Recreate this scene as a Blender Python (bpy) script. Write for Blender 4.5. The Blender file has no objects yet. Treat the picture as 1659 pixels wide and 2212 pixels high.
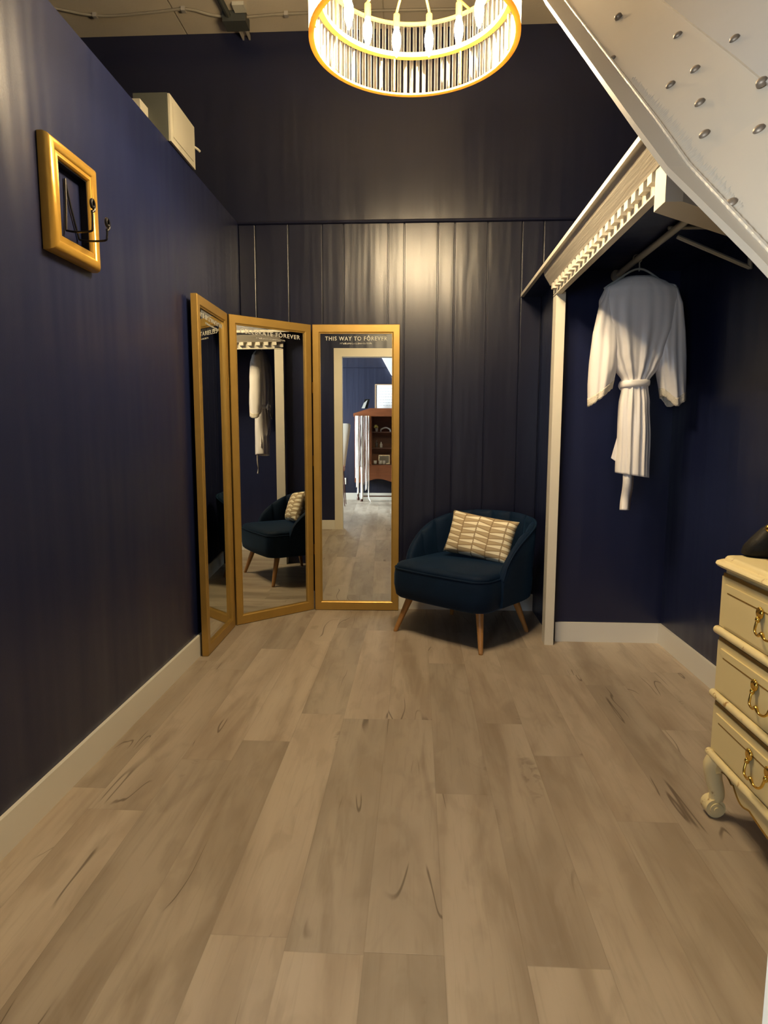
import bpy, bmesh, math, random
from mathutils import Vector, Matrix, noise
random.seed(7)
S = bpy.context.scene
COL = S.collection
PI = math.pi

# ------------------------------------------------------------------ materials
def newmat(name):
    m = bpy.data.materials.new(name); m.use_nodes = True
    nt = m.node_tree
    return m, nt, nt.nodes['Principled BSDF']

def pmat(name, col, rough=.5, metal=0., spec=None, coat=0., sheen=0., var=0., vscale=8., bump=0., bscale=60., stretch=(1, 1, 1)):
    m, nt, b = newmat(name)
    b.inputs['Base Color'].default_value = (*col, 1)
    b.inputs['Roughness'].default_value = rough
    b.inputs['Metallic'].default_value = metal
    if spec is not None: b.inputs['Specular IOR Level'].default_value = spec
    if coat: b.inputs['Coat Weight'].default_value = coat
    if sheen:
        b.inputs['Sheen Weight'].default_value = sheen
        b.inputs['Sheen Roughness'].default_value = .35
        if 'velvet' in name: b.inputs['Sheen Tint'].default_value = (.12, .32, .62, 1)
    tc = nt.nodes.new('ShaderNodeTexCoord')
    mp = nt.nodes.new('ShaderNodeMapping'); mp.inputs['Scale'].default_value = stretch
    nt.links.new(tc.outputs['Object'], mp.inputs[0])
    if var:
        n = nt.nodes.new('ShaderNodeTexNoise'); n.inputs['Scale'].default_value = vscale; n.inputs['Detail'].default_value = 4
        nt.links.new(mp.outputs[0], n.inputs['Vector'])
        mx = nt.nodes.new('ShaderNodeMix'); mx.data_type = 'RGBA'
        mx.inputs['A'].default_value = (*[c * (1 - var) for c in col], 1)
        mx.inputs['B'].default_value = (*[min(1, c * (1 + var)) for c in col], 1)
        nt.links.new(n.outputs['Fac'], mx.inputs['Factor'])
        nt.links.new(mx.outputs['Result'], b.inputs['Base Color'])
    if bump:
        n2 = nt.nodes.new('ShaderNodeTexNoise'); n2.inputs['Scale'].default_value = bscale; n2.inputs['Detail'].default_value = 3
        nt.links.new(mp.outputs[0], n2.inputs['Vector'])
        bp = nt.nodes.new('ShaderNodeBump'); bp.inputs['Strength'].default_value = bump; bp.inputs['Distance'].default_value = .01
        nt.links.new(n2.outputs['Fac'], bp.inputs['Height'])
        nt.links.new(bp.outputs[0], b.inputs['Normal'])
    return m

class N:
    """small helper for maths on node sockets"""
    def __init__(s, nt): s.nt = nt
    def m(s, op, a, b=0., c=0.):
        n = s.nt.nodes.new('ShaderNodeMath'); n.operation = op
        for i, v in enumerate((a, b, c)):
            if i >= len(n.inputs): break
            if isinstance(v, (int, float)): n.inputs[i].default_value = v
            else: s.nt.links.new(v, n.inputs[i])
        return n.outputs[0]
    def xyz(s, x, y, z):
        n = s.nt.nodes.new('ShaderNodeCombineXYZ')
        for i, v in enumerate((x, y, z)):
            if isinstance(v, (int, float)): n.inputs[i].default_value = v
            else: s.nt.links.new(v, n.inputs[i])
        return n.outputs[0]
    def noise(s, vec, scale, detail=3., dist=0., rough=.5):
        n = s.nt.nodes.new('ShaderNodeTexNoise'); n.inputs['Scale'].default_value = scale
        n.inputs['Detail'].default_value = detail; n.inputs['Distortion'].default_value = dist; n.inputs['Roughness'].default_value = rough
        s.nt.links.new(vec, n.inputs['Vector']); return n.outputs['Fac']
    def white(s, vec):
        n = s.nt.nodes.new('ShaderNodeTexWhiteNoise'); n.noise_dimensions = '3D'
        s.nt.links.new(vec, n.inputs['Vector']); return n
    def ramp(s, v, lo, hi):
        n = s.nt.nodes.new('ShaderNodeMapRange'); n.interpolation_type = 'SMOOTHSTEP'
        n.inputs['From Min'].default_value = lo; n.inputs['From Max'].default_value = hi
        s.nt.links.new(v, n.inputs['Value']); return n.outputs['Result']
    def mix(s, f, a, b):
        n = s.nt.nodes.new('ShaderNodeMix'); n.data_type = 'RGBA'
        for k, v in (('Factor', f), ('A', a), ('B', b)):
            if isinstance(v, (int, float)): n.inputs[k].default_value = v
            elif isinstance(v, tuple): n.inputs[k].default_value = (*v, 1)
            else: s.nt.links.new(v, n.inputs[k])
        return n.outputs['Result']

def floor_mat():
    m, nt, b = newmat('vinyl_plank')
    h = N(nt)
    tc = nt.nodes.new('ShaderNodeTexCoord'); sp = nt.nodes.new('ShaderNodeSeparateXYZ')
    nt.links.new(tc.outputs['Object'], sp.inputs[0]); x, y = sp.outputs[0], sp.outputs[1]
    W, L = .187, 1.22
    u = h.m('DIVIDE', h.m('ADD', x, .299 + 40 * W), W)
    row = h.m('FLOOR', u); fu = h.m('SUBTRACT', u, row)
    off = h.white(h.xyz(row, 3.7, 1.3)).outputs['Value']
    v = h.m('ADD', h.m('DIVIDE', y, L), h.m('MULTIPLY', off, 7.))
    cell = h.m('FLOOR', v); fv = h.m('SUBTRACT', v, cell)
    wn = h.white(h.xyz(row, cell, 5.1)); r = wn.outputs['Value']
    wn2 = h.white(h.xyz(row, cell, 9.7)); r2 = wn2.outputs['Value']
    # per plank shifted grain coordinates
    gx = h.m('ADD', x, h.m('MULTIPLY', r, 13.)); gy = h.m('ADD', y, h.m('MULTIPLY', r2, 29.))
    gv = h.xyz(h.m('MULTIPLY', gx, 9.), h.m('MULTIPLY', gy, 1.25), 0.)
    g1 = h.noise(gv, 1., 4., .9)
    gv2 = h.xyz(h.m('MULTIPLY', gx, 75.), h.m('MULTIPLY', gy, 4.), 0.)
    g2 = h.noise(gv2, 1., 3., .6)
    gv3 = h.xyz(h.m('MULTIPLY', gx, 5.), h.m('MULTIPLY', gy, .8), 3.)
    g3 = h.noise(gv3, 1., 2., .4)
    base = h.mix(h.ramp(g3, .35, .66), (.365, .302, .238), (.490, .422, .342))
    base = h.mix(h.m('MULTIPLY', h.ramp(g1, .50, .72), .55), base, (.262, .203, .150))
    base = h.mix(h.m('MULTIPLY', h.ramp(g2, .5, .72), .16), base, (.20, .155, .115))
    blot = h.noise(h.xyz(h.m('MULTIPLY', gx, 11.), h.m('MULTIPLY', gy, 4.2), 5.), 1., 4., .7)
    base = h.mix(h.m('MULTIPLY', h.ramp(blot, .50, .68), .30), base, (.27, .215, .165))
    base = h.mix(h.m('MULTIPLY', h.ramp(blot, .46, .30), .22), base, (.54, .46, .375))
    # plank to plank tone
    tone = h.mix(r, (.80, .80, .80), (1.12, 1.11, 1.10))
    mul = nt.nodes.new('ShaderNodeMix'); mul.data_type = 'RGBA'; mul.blend_type = 'MULTIPLY'; mul.inputs['Factor'].default_value = 1
    nt.links.new(base, mul.inputs['A']); nt.links.new(tone, mul.inputs['B']); base = mul.outputs['Result']
    # cracks and knots
    cv = h.xyz(h.m('MULTIPLY', gx, 6.5), h.m('MULTIPLY', gy, .9), 7.)
    cn = h.noise(cv, 1., 2., .5)
    crack = h.m('SUBTRACT', 1., h.ramp(h.m('ABSOLUTE', h.m('SUBTRACT', cn, .5)), .0015, .009))
    gate = h.ramp(h.noise(h.xyz(h.m('MULTIPLY', gx, 3.), h.m('MULTIPLY', gy, 2.), 1.), 1., 1.), .57, .64)
    base = h.mix(h.m('MULTIPLY', h.m('MULTIPLY', crack, gate), .72), base, (.085, .06, .042))
    rip = h.noise(h.xyz(h.m('MULTIPLY', gx, 14.), h.m('MULTIPLY', gy, 15.), 2.), 1., 2., 1.2)
    ripg = h.ramp(h.noise(h.xyz(h.m('MULTIPLY', gx, 7.), h.m('MULTIPLY', gy, 1.6), 12.), 1., 1.), .68, .76)
    base = h.mix(h.m('MULTIPLY', h.m('MULTIPLY', h.ramp(rip, .48, .62), ripg), .45), base, (.17, .13, .095))
    # seams
    eu = h.m('MULTIPLY', h.m('MINIMUM', fu, h.m('SUBTRACT', 1., fu)), W)
    ev = h.m('MULTIPLY', h.m('MINIMUM', fv, h.m('SUBTRACT', 1., fv)), L)
    seam = h.m('SUBTRACT', 1., h.ramp(h.m('MINIMUM', eu, ev), .0006, .0022))
    base = h.mix(h.m('MULTIPLY', seam, .14), base, (.12, .09, .065))
    nt.links.new(base, b.inputs['Base Color'])
    b.inputs['Roughness'].default_value = .42
    b.inputs['Specular IOR Level'].default_value = .35
    bp = nt.nodes.new('ShaderNodeBump'); bp.inputs['Strength'].default_value = .12; bp.inputs['Distance'].default_value = .003
    nt.links.new(h.m('SUBTRACT', g2, h.m('MULTIPLY', seam, 1.5)), bp.inputs['Height']); nt.links.new(bp.outputs[0], b.inputs['Normal'])
    return m

def wall_mat(name, col, rough=.33, spec=.5, st=(22, 22, 1.6), bstr=.22):
    """semi-gloss wall paint with long vertical roller marks"""
    m, nt, b = newmat(name)
    h = N(nt)
    tc = nt.nodes.new('ShaderNodeTexCoord'); mp = nt.nodes.new('ShaderNodeMapping'); mp.inputs['Scale'].default_value = st
    nt.links.new(tc.outputs['Object'], mp.inputs[0])
    n1 = h.noise(mp.outputs[0], .55, 2.); n2 = h.noise(tc.outputs['Object'], 260., 2.)
    b.inputs['Base Color'].default_value = (*col, 1)
    b.inputs['Roughness'].default_value = rough; b.inputs['Specular IOR Level'].default_value = spec
    bp = nt.nodes.new('ShaderNodeBump'); bp.inputs['Strength'].default_value = bstr; bp.inputs['Distance'].default_value = .02
    nt.links.new(n1, bp.inputs['Height'])
    bp2 = nt.nodes.new('ShaderNodeBump'); bp2.inputs['Strength'].default_value = .10; bp2.inputs['Distance'].default_value = .002
    nt.links.new(n2, bp2.inputs['Height']); nt.links.new(bp.outputs[0], bp2.inputs['Normal'])
    nt.links.new(bp2.outputs[0], b.inputs['Normal'])
    return m

def worn_mat(name, col, under, lo, hi, rough=.4, scale=14.):
    """painted wood rubbed through to brown in places"""
    m, nt, b = newmat(name); h = N(nt)
    tc = nt.nodes.new('ShaderNodeTexCoord')
    n = h.noise(tc.outputs['Object'], scale, 6., .5, .65)
    nt.links.new(h.mix(h.ramp(n, lo, hi), col, under), b.inputs['Base Color'])
    b.inputs['Roughness'].default_value = rough
    return m

def glass_mat(name, tint=(.97, .97, .95), body=.08, rough=.05):
    m, nt, b = newmat(name); nt.nodes.remove(b)
    out = nt.nodes['Material Output']
    tr = nt.nodes.new('ShaderNodeBsdfTransparent'); tr.inputs[0].default_value = (*tint, 1)
    gl = nt.nodes.new('ShaderNodeBsdfGlossy'); gl.inputs['Roughness'].default_value = rough
    tl = nt.nodes.new('ShaderNodeBsdfTranslucent'); tl.inputs[0].default_value = (.95, .95, .95, 1)
    lw = nt.nodes.new('ShaderNodeLayerWeight'); lw.inputs['Blend'].default_value = .35
    m1 = nt.nodes.new('ShaderNodeMixShader'); m2 = nt.nodes.new('ShaderNodeMixShader')
    nt.links.new(lw.outputs['Fresnel'], m1.inputs[0]); nt.links.new(tr.outputs[0], m1.inputs[1]); nt.links.new(gl.outputs[0], m1.inputs[2])
    m2.inputs[0].default_value = body
    nt.links.new(m1.outputs[0], m2.inputs[1]); nt.links.new(tl.outputs[0], m2.inputs[2])
    nt.links.new(m2.outputs[0], out.inputs[0])
    return m

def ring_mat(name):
    """thin gold ring, made half translucent to imitate the bloom of the bulbs"""
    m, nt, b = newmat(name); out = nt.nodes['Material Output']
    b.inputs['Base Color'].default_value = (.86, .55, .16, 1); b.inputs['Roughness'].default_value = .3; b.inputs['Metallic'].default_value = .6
    tl = nt.nodes.new('ShaderNodeBsdfTranslucent'); tl.inputs[0].default_value = (.95, .62, .20, 1)  # translucent share puts the glare around the bulbs into the metal
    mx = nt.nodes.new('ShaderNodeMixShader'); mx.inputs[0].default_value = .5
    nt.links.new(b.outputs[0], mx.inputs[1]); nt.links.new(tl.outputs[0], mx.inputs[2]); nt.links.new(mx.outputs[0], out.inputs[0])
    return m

def emit_mat(name, col, st):
    m, nt, b = newmat(name)
    b.inputs['Base Color'].default_value = (.9, .9, .9, 1)
    b.inputs['Emission Color'].default_value = (*col, 1); b.inputs['Emission Strength'].default_value = st
    return m

def pillow_mat():
    m, nt, b = newmat('pillow_weave'); h = N(nt)
    tc = nt.nodes.new('ShaderNodeTexCoord'); sp = nt.nodes.new('ShaderNodeSeparateXYZ'); nt.links.new(tc.outputs['Object'], sp.inputs[0])
    wob = h.noise(tc.outputs['Object'], 14., 2.)
    x = h.m('ADD', sp.outputs[0], h.m('MULTIPLY', h.m('SUBTRACT', wob, .5), .012)); z = sp.outputs[2]
    u = h.m('MULTIPLY', h.m('ADD', x, 1.), 11.2); cu = h.m('FLOOR', u); fu = h.m('SUBTRACT', u, cu)
    v = h.m('ADD', h.m('MULTIPLY', h.m('ADD', z, 1.), 27.), h.m('MULTIPLY', h.white(h.xyz(cu, 1., 2.)).outputs['Value'], 3.))
    cv = h.m('FLOOR', v); fv = h.m('SUBTRACT', v, cv)
    flip = h.m('MODULO', h.m('ADD', cu, 100.), 2.)
    f2 = h.m('ABSOLUTE', h.m('SUBTRACT', flip, fu))
    edge = h.m('ADD', .30, h.m('MULTIPLY', f2, .45))
    d = h.m('SUBTRACT', edge, fv)
    cream = h.ramp(d, -.02, .04)
    line = h.m('MINIMUM', h.m('ABSOLUTE', d), h.m('MINIMUM', fv, h.m('MINIMUM', h.m('MULTIPLY', fu, 1.7), h.m('MULTIPLY', h.m('SUBTRACT', 1., fu), 1.7))))
    ln = h.m('SUBTRACT', 1., h.ramp(line, .05, .10))
    col = h.mix(cream, (.46, .36, .22), (.86, .79, .60))
    col = h.mix(h.m('MULTIPLY', ln, .85), col, (.25, .17, .085))
    nt.links.new(col, b.inputs['Base Color']); b.inputs['Roughness'].default_value = .8
    bp = nt.nodes.new('ShaderNodeBump'); bp.inputs['Strength'].default_value = .4; bp.inputs['Distance'].default_value = .003
    nt.links.new(cream, bp.inputs['Height']); nt.links.new(bp.outputs[0], b.inputs['Normal'])
    return m

NAVY = (.0085, .0125, .047)
M = dict(
    floor=floor_mat(),
    wall=wall_mat('navy_paint', NAVY, .34, .5, (9, 9, 1.1), .6),
    wall_back=wall_mat('navy_paint_panelling', (.0072, .0085, .0240), .29, .5, (15, 15, 1.3), .3),
    wall_lounge=wall_mat('navy_paint_lounge', (.0105, .0125, .030), .5, .4),
    ceiling=pmat('ceiling_boards', (.42, .36, .27), .8, var=.12, vscale=2.5, bump=.1),
    white=pmat('white_trim_paint', (.74, .72, .66), .35, var=.03, vscale=3),
    cream=pmat('cream_trim_paint', (.74, .69, .58), .38, var=.05, vscale=5, bump=.05, bscale=40, stretch=(1, .15, 1)),
    brushed=pmat('cream_brushed_paint', (.52, .47, .39), .45, var=.22, vscale=16, stretch=(6, .25, 6), bump=.15, bscale=30),
    steel=pmat('cream_painted_steel', (.50, .435, .345), .40, var=.06, vscale=3, bump=.10, bscale=9),
    steel_grey=pmat('painted_steel_plate', (.45, .41, .355), .42, var=.10, vscale=4, bump=.10, bscale=7),
    bolt=pmat('worn_bolt', (.24, .19, .14), .45, .5, var=.3, vscale=60),
    gold=pmat('gold_leaf_paint', (.44, .275, .070), .36, .55, var=.12, vscale=10, bump=.08, bscale=22),
    gold_edge=pmat('gold_leaf_pale', (.62, .40, .10), .30, .6, var=.1, vscale=12),
    frame_gold=pmat('gilt_frame', (.68, .40, .075), .28, .55, var=.1, vscale=14, bump=.05, bscale=30),
    mirror=pmat('mirror_silver', (.83, .85, .80), .0, 1.),
    decal=pmat('white_vinyl_lettering', (.50, .49, .44), .5),
    black_iron=pmat('black_wrought_iron', (.012, .011, .012), .32, .4, var=.3, vscale=40),
    velvet=pmat('navy_velvet', (.0024, .0115, .0330), .7, spec=.14, sheen=.20, var=.35, vscale=9, bump=.1, bscale=120),
    beech=pmat('beech_leg', (.40, .20, .065), .38, var=.25, vscale=6, stretch=(12, 12, 1.2)),
    pillow=pillow_mat(),
    satin=pmat('white_satin', (.80, .77, .76), .34, spec=.5, sheen=.15, bump=.05, bscale=30),
    lace=pmat('cream_lace', (.70, .64, .53), .7, var=.2, vscale=90, bump=.5, bscale=180),
    plastic=pmat('grey_plastic', (.42, .43, .40), .4, var=.05),
    dresser=worn_mat('cream_dresser_paint', (.76, .64, .34), (.42, .28, .10), .70, .78, .36, 10.),
    dresser_edge=worn_mat('cream_dresser_edge', (.80, .68, .38), (.38, .22, .07), .60, .68, .34, 22.),
    gilding=pmat('brown_gold_glaze', (.26, .15, .030), .35, .3, var=.35, vscale=25),
    brass=pmat('polished_brass', (.83, .56, .13), .20, 1., var=.1, vscale=30),
    chand_gold=pmat('chandelier_gold', (.86, .55, .16), .26, .85),
    ring_gold=ring_mat('gold_glow_ring'),
    rod=glass_mat('glass_rod', body=.30),
    bulb=emit_mat('warm_bulb', (1., .77, .455), 850.),
    leather=pmat('black_leather', (.006, .0055, .005), .6, spec=.2, var=.3, vscale=30, bump=.12, bscale=140),
    box_white=pmat('white_enamel', (.40, .375, .30), .45, var=.05),
    box_grey=pmat('grey_enamel', (.055, .058, .050), .45, var=.05),
    conduit=pmat('grey_cable', (.20, .17, .12), .6),
    jbox=pmat('dark_junction_box', (.05, .052, .045), .5, .3),
    galv=pmat('galvanised_strut', (.46, .42, .36), .4, .5),
    walnut=pmat('red_brown_wood', (.20, .062, .022), .4, var=.4, vscale=5, stretch=(1, 5, 6)),
    walnut_dark=pmat('dark_red_wood', (.07, .022, .011), .45, var=.4, vscale=6),
    fabric=pmat('cream_upholstery', (.70, .63, .54), .85, bump=.2, bscale=120),
    ribbon=pmat('white_ribbon', (.85, .83, .80), .5),
    ribbon_brown=pmat('dusky_ribbon', (.10, .055, .045), .5),
    paper=pmat('white_paper', (.86, .86, .88), .7),
    ink=pmat('grey_print', (.52, .53, .56), .7),
    tan=pmat('tan_frame', (.45, .30, .18), .5),
    yellow=pmat('yellow_petal', (.75, .68, .20), .6),
    china=pmat('white_china', (.85, .82, .76), .3),
    bottle=pmat('smoky_glass', (.16, .13, .10), .1, spec=.8),
    grey=pmat('grey_card', (.40, .39, .36), .6),
    concrete=pmat('daylit_white_paint', (.75, .76, .78), .6, var=.05),
)

# ------------------------------------------------------------------ geometry helpers
OFF = {}
def link(name, bm, mat, parent=None, smooth=False, angle=35, world=True, bevel=0., seg=2):
    if bevel:
        es = [e for e in bm.edges if len(e.link_faces) == 2 and e.calc_face_angle(0) > math.radians(30)]
        bmesh.ops.bevel(bm, geom=es, offset=bevel, segments=seg, profile=.6, affect='EDGES', clamp_overlap=True)
    bmesh.ops.recalc_face_normals(bm, faces=bm.faces)
    me = bpy.data.meshes.new(name)
    off = OFF.get(parent.name, Vector()) if (parent and world) else Vector()
    if off.length: bmesh.ops.translate(bm, verts=bm.verts, vec=-off)
    bm.to_mesh(me); bm.free()
    for mm in (mat if isinstance(mat, (list, tuple)) else [mat]): me.materials.append(mm)
    if smooth:
        for p in me.polygons: p.use_smooth = True
        me.set_sharp_from_angle(angle=math.radians(angle))
    o = bpy.data.objects.new(name, me); COL.objects.link(o)
    if parent:
        o.parent = parent; OFF[o.name] = off
    return o

def tag(o, label, cat, group=None, kind=None):
    o['label'] = label; o['category'] = cat
    if group: o['group'] = group
    if kind: o['kind'] = kind
    return o

def thing(name, label, cat, loc, rz=0., group=None):
    o = bpy.data.objects.new(name, None); COL.objects.link(o)
    o.empty_display_size = .05
    o.location = loc; o.rotation_euler = (0, 0, rz); OFF[o.name] = Vector(loc)
    return tag(o, label, cat, group)

def struct(name, bm, mat, label, cat, **k):
    o = link(name, bm, mat, **k); return tag(o, label, cat, kind='structure')

def box(bm, a, b):
    x0, y0, z0 = a; x1, y1, z1 = b
    v = [bm.verts.new(p) for p in ((x0, y0, z0), (x1, y0, z0), (x1, y1, z0), (x0, y1, z0), (x0, y0, z1), (x1, y0, z1), (x1, y1, z1), (x0, y1, z1))]
    for f in ((0, 3, 2, 1), (4, 5, 6, 7), (0, 1, 5, 4), (1, 2, 6, 5), (2, 3, 7, 6), (3, 0, 4, 7)): bm.faces.new([v[i] for i in f])
    return v

def B(*boxes):
    bm = bmesh.new()
    for a, b in boxes: box(bm, a, b)
    return bm

def loft(bm, rings, closed=True, cap=True, loop=False):
    R = [[bm.verts.new(p) for p in r] for r in rings]
    n = len(R[0]); k = len(R)
    for i in range(k if loop else k - 1):
        a, b = R[i], R[(i + 1) % k]
        for j in range(n if closed else n - 1):
            bm.faces.new((a[j], a[(j + 1) % n], b[(j + 1) % n], b[j]))
    if cap and closed and not loop:
        bm.faces.new(list(reversed(R[0]))); bm.faces.new(R[-1])
    return R

def frame_axes(d):
    d = Vector(d).normalized()
    a = Vector((0, 0, 1)) if abs(d.z) < .9 else Vector((1, 0, 0))
    u = d.cross(a).normalized(); return u, d.cross(u).normalized()

def cyl(bm, p0, p1, r0, r1=None, seg=16):
    p0, p1 = Vector(p0), Vector(p1); r1 = r0 if r1 is None else r1
    u, v = frame_axes(p1 - p0)
    loft(bm, [[p + u * r * math.cos(2 * PI * i / seg) + v * r * math.sin(2 * PI * i / seg) for i in range(seg)] for p, r in ((p0, r0), (p1, r1))])

def tube(bm, pts, r, seg=8, loop=False):
    pts = [Vector(p) for p in pts]; n = len(pts); rings = []; u = None
    for i, p in enumerate(pts):
        d = (pts[(i + 1) % n] - pts[i - 1]) if loop else (pts[min(i + 1, n - 1)] - pts[max(i - 1, 0)])
        d.normalize()
        if u is None: u, _ = frame_axes(d)
        u = (u - d * u.dot(d)).normalized(); v = d.cross(u)
        rr = r(i / (n - 1)) if callable(r) else r
        rings.append([p + u * rr * math.cos(2 * PI * k / seg) + v * rr * math.sin(2 * PI * k / seg) for k in range(seg)])
    loft(bm, rings, loop=loop)

def smooth_pts(pts, n=8):
    P = [Vector(p) for p in pts]; out = []
    for i in range(len(P) - 1):
        p0, p1, p2, p3 = P[max(i - 1, 0)], P[i], P[i + 1], P[min(i + 2, len(P) - 1)]
        for k in range(n):
            t = k / n
            out.append(.5 * ((2 * p1) + (p2 - p0) * t + (2 * p0 - 5 * p1 + 4 * p2 - p3) * t * t + (3 * p1 - p0 - 3 * p2 + p3) * t ** 3))
    out.append(P[-1]); return out

def lathe(bm, prof, c=(0, 0, 0), seg=24, M4=None):
    """prof: (radius, height) pairs about z through c"""
    c = Vector(c); rings = []
    for r, z in prof:
        r = max(r, 1e-4)
        rings.append([c + Vector((r * math.cos(2 * PI * i / seg), r * math.sin(2 * PI * i / seg), z)) for i in range(seg)])
    R = loft(bm, rings)
    if M4: bmesh.ops.transform(bm, matrix=M4, verts=[v for r in R for v in r])

def ring_band(bm, c, r0, r1, z0, z1, seg=96):
    c = Vector(c)
    rings = []
    for i in range(seg):
        a = 2 * PI * i / seg; d = Vector((math.cos(a), math.sin(a), 0))
        rings.append([c + d * r0 + Vector((0, 0, z0)), c + d * r1 + Vector((0, 0, z0)), c + d * r1 + Vector((0, 0, z1)), c + d * r0 + Vector((0, 0, z1))])
    loft(bm, rings, loop=True)

def prism(bm, poly, ax, a, b):
    """extrude a polygon; ax = 'x' polygon in (y,z), 'y' in (x,z), 'z' in (x,y)"""
    def P(q, t):
        return {'x': (t, q[0], q[1]), 'y': (q[0], t, q[1]), 'z': (q[0], q[1], t)}[ax]
    loft(bm, [[P(q, a) for q in poly], [P(q, b) for q in poly]])

def rect_frame(bm, w, h, prof, place):
    """mitred rectangular frame; prof = (inset, depth) closed profile; place(u, depth, z) -> world"""
    rings = []
    for d, v in prof:
        dd = d if isinstance(d, tuple) else (d, d, d)    # side, bottom, top
        rings.append([place(dd[0], v, dd[1]), place(w - dd[0], v, dd[1]), place(w - dd[0], v, h - dd[2]), place(dd[0], v, h - dd[2])])
    loft(bm, rings, loop=True)

# ------------------------------------------------------------------ room shell
XL, XR, YB, ZC, ZP = -1.175, 1.42, 4.28, 3.70, 2.557
YD0, YD1 = .41, .512          # partition with the doorway the photo is taken through
LX0, LX1, LY0 = -2.9, 2.7, -3.10   # lounge behind the doorway

struct('floor', B(((-3.4, -3.3, -.05), (2.9, 4.45, 0))), M['floor'], 'pale grey-brown wood plank floor running through the rooms', 'floor')
bm = bmesh.new()
xs = [-3.4, -2.72, -1.47, -.22, 1.03, 2.9]
for a, b in zip(xs[:-1], xs[1:]): box(bm, (a + .004, -3.3, ZC), (b - .004, 4.45, ZC + .03))
box(bm, (-3.4, -3.3, ZC + .012), (2.9, 4.45, ZC + .06))
struct('ceiling', bm, M['ceiling'], 'tan board ceiling with straight joints', 'ceiling')

struct('wall_left', B(((XL - .165, YD1 - .1, 0), (XL, YB, ZP))), M['wall'], 'navy gloss partition wall on the left side', 'wall')
# back wall: flat upper part, grooved boards below the ledge
bm = B(((-3.3, YB + .012, 0), (2.8, YB + .12, ZC)), ((-3.3, YB - .004, ZP), (2.8, YB + .014, ZC)))
gx = [-1.175, -1.064, -.846, -.626, -.486, -.195, -.09, .126, .234, .445, .664, .80, .99, 1.21, XR]
for a, b in zip(gx[:-1], gx[1:]):
    vs = box(bm, (a + .0028, YB, 0), (b - .0028, YB + .014, ZP))
es = [e for e in bm.edges if abs(e.verts[0].co.y - YB) < 1e-5 and abs(e.verts[1].co.y - YB) < 1e-5 and abs(e.verts[0].co.x - e.verts[1].co.x) < 1e-5]
bmesh.ops.bevel(bm, geom=es, offset=.0035, segments=2, profile=.5, affect='EDGES')
struct('wall_back', bm, M['wall_back'], 'dark navy back wall with vertical grooved boards below a ledge', 'wall')
bm = bmesh.new()
prism(bm, [(YB - .002, ZP - .012), (YB - .013, ZP - .006), (YB - .016, ZP + .002), (YB - .012, ZP + .010), (YB - .002, ZP + .013)], 'x', XL, XR)
struct('trim_1', bm, M['wall_back'], 'thin navy ledge along the top of the grooved boards', 'trim', smooth=True)
struct('wall_right', B(((XR, YD1 - .1, 0), (XR + .12, YB, ZC))), M['wall'], 'navy wall on the right behind the robe and dresser', 'wall')
struct('wall_closet', B(((.802, 3.642, 0), (XR, YB, 2.095))), M['wall'], 'navy wall return closing the far end of the closet nook', 'wall')
DX0, DX1, DZ = -.726, .317, 2.135
bm = B(((LX0, YD0, 0), (DX0 - .015, YD1, 2.62)), ((DX1 + .015, YD0, 0), (LX1, YD1, 2.62)), ((DX0 - .015, YD0, DZ + .015), (DX1 + .015, YD1, 2.62)))
struct('wall_front', bm, M['wall'], 'navy partition wall with the cased doorway', 'wall')
# casing
bm = bmesh.new()
for y0, y1 in ((YD1, YD1 + .018), (YD0 - .018, YD0)):
    box(bm, (DX0 - .10, y0, 0), (DX0, y1, DZ + .10)); box(bm, (DX1, y0, 0), (DX1 + .10, y1, DZ + .10)); box(bm, (DX0, y0, DZ), (DX1, y1, DZ + .10))
box(bm, (DX0 - .015, YD0, 0), (DX0, YD1, DZ)); box(bm, (DX1, YD0, 0), (DX1 + .015, YD1, DZ)); box(bm, (DX0, YD0, DZ), (DX1, YD1, DZ + .015))
struct('trim_2', bm, M['cream'], 'cream casing around the open doorway, seen in the mirror', 'trim', bevel=.003)
# walls of the space beyond the partition and of the lounge
struct('wall_far_left', B(((-3.3, YD1, 0), (-3.2, YB, ZC))), M['wall'], 'dark wall beyond the left partition', 'wall')
BX0, BX1, BZ0, BZ1 = -2.65, -1.25, .70, 2.30
bm = B(((LX0 - .1, LY0 - .1, 0), (BX0, LY0, 2.36)), ((BX1, LY0 - .1, 0), (LX1 + .1, LY0, 2.36)), ((BX0, LY0 - .1, 0), (BX1, LY0, BZ0)), ((BX0, LY0 - .1, BZ1), (BX1, LY0, 2.36)),
       ((LX0 - .1, LY0 - .1, 2.375), (LX1 + .1, LY0, ZC)), ((LX0 - .1, LY0 - .1, 2.36), (LX1 + .1, LY0 - .01, 2.375)))
struct('wall_lounge_back', bm, M['wall_lounge'], 'blue lounge wall seen through the doorway in the mirror', 'wall')
bm = B(((BX0, LY0 - .07, BZ0), (BX0 + .06, LY0 - .02, BZ1)), ((BX1 - .06, LY0 - .07, BZ0), (BX1, LY0 - .02, BZ1)), ((BX0 + .06, LY0 - .07, BZ0), (BX1 - .06, LY0 - .02, BZ0 + .06)), ((BX0 + .06, LY0 - .07, BZ1 - .06), (BX1 - .06, LY0 - .02, BZ1)))
w2 = struct('added_window', bm, M['white'], 'white framed window, unseen, added in the lounge wall to light the robe', 'window')  # unseen window, added so that cool light reaches the robe
link('pane', B(((BX0 + .05, LY0 - .048, BZ0 + .05), (BX1 - .05, LY0 - .044, BZ1 - .05))), glass_mat('added_window_glass', body=0., rough=0.), w2)
struct('wall_lounge_right', B(((LX1, LY0, 0), (LX1 + .1, YD0, ZC))), M['wall_lounge'], 'blue side wall of the lounge', 'wall')
WY0, WY1, WZ0, WZ1 = -2.95, -1.35, .65, 2.75
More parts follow.
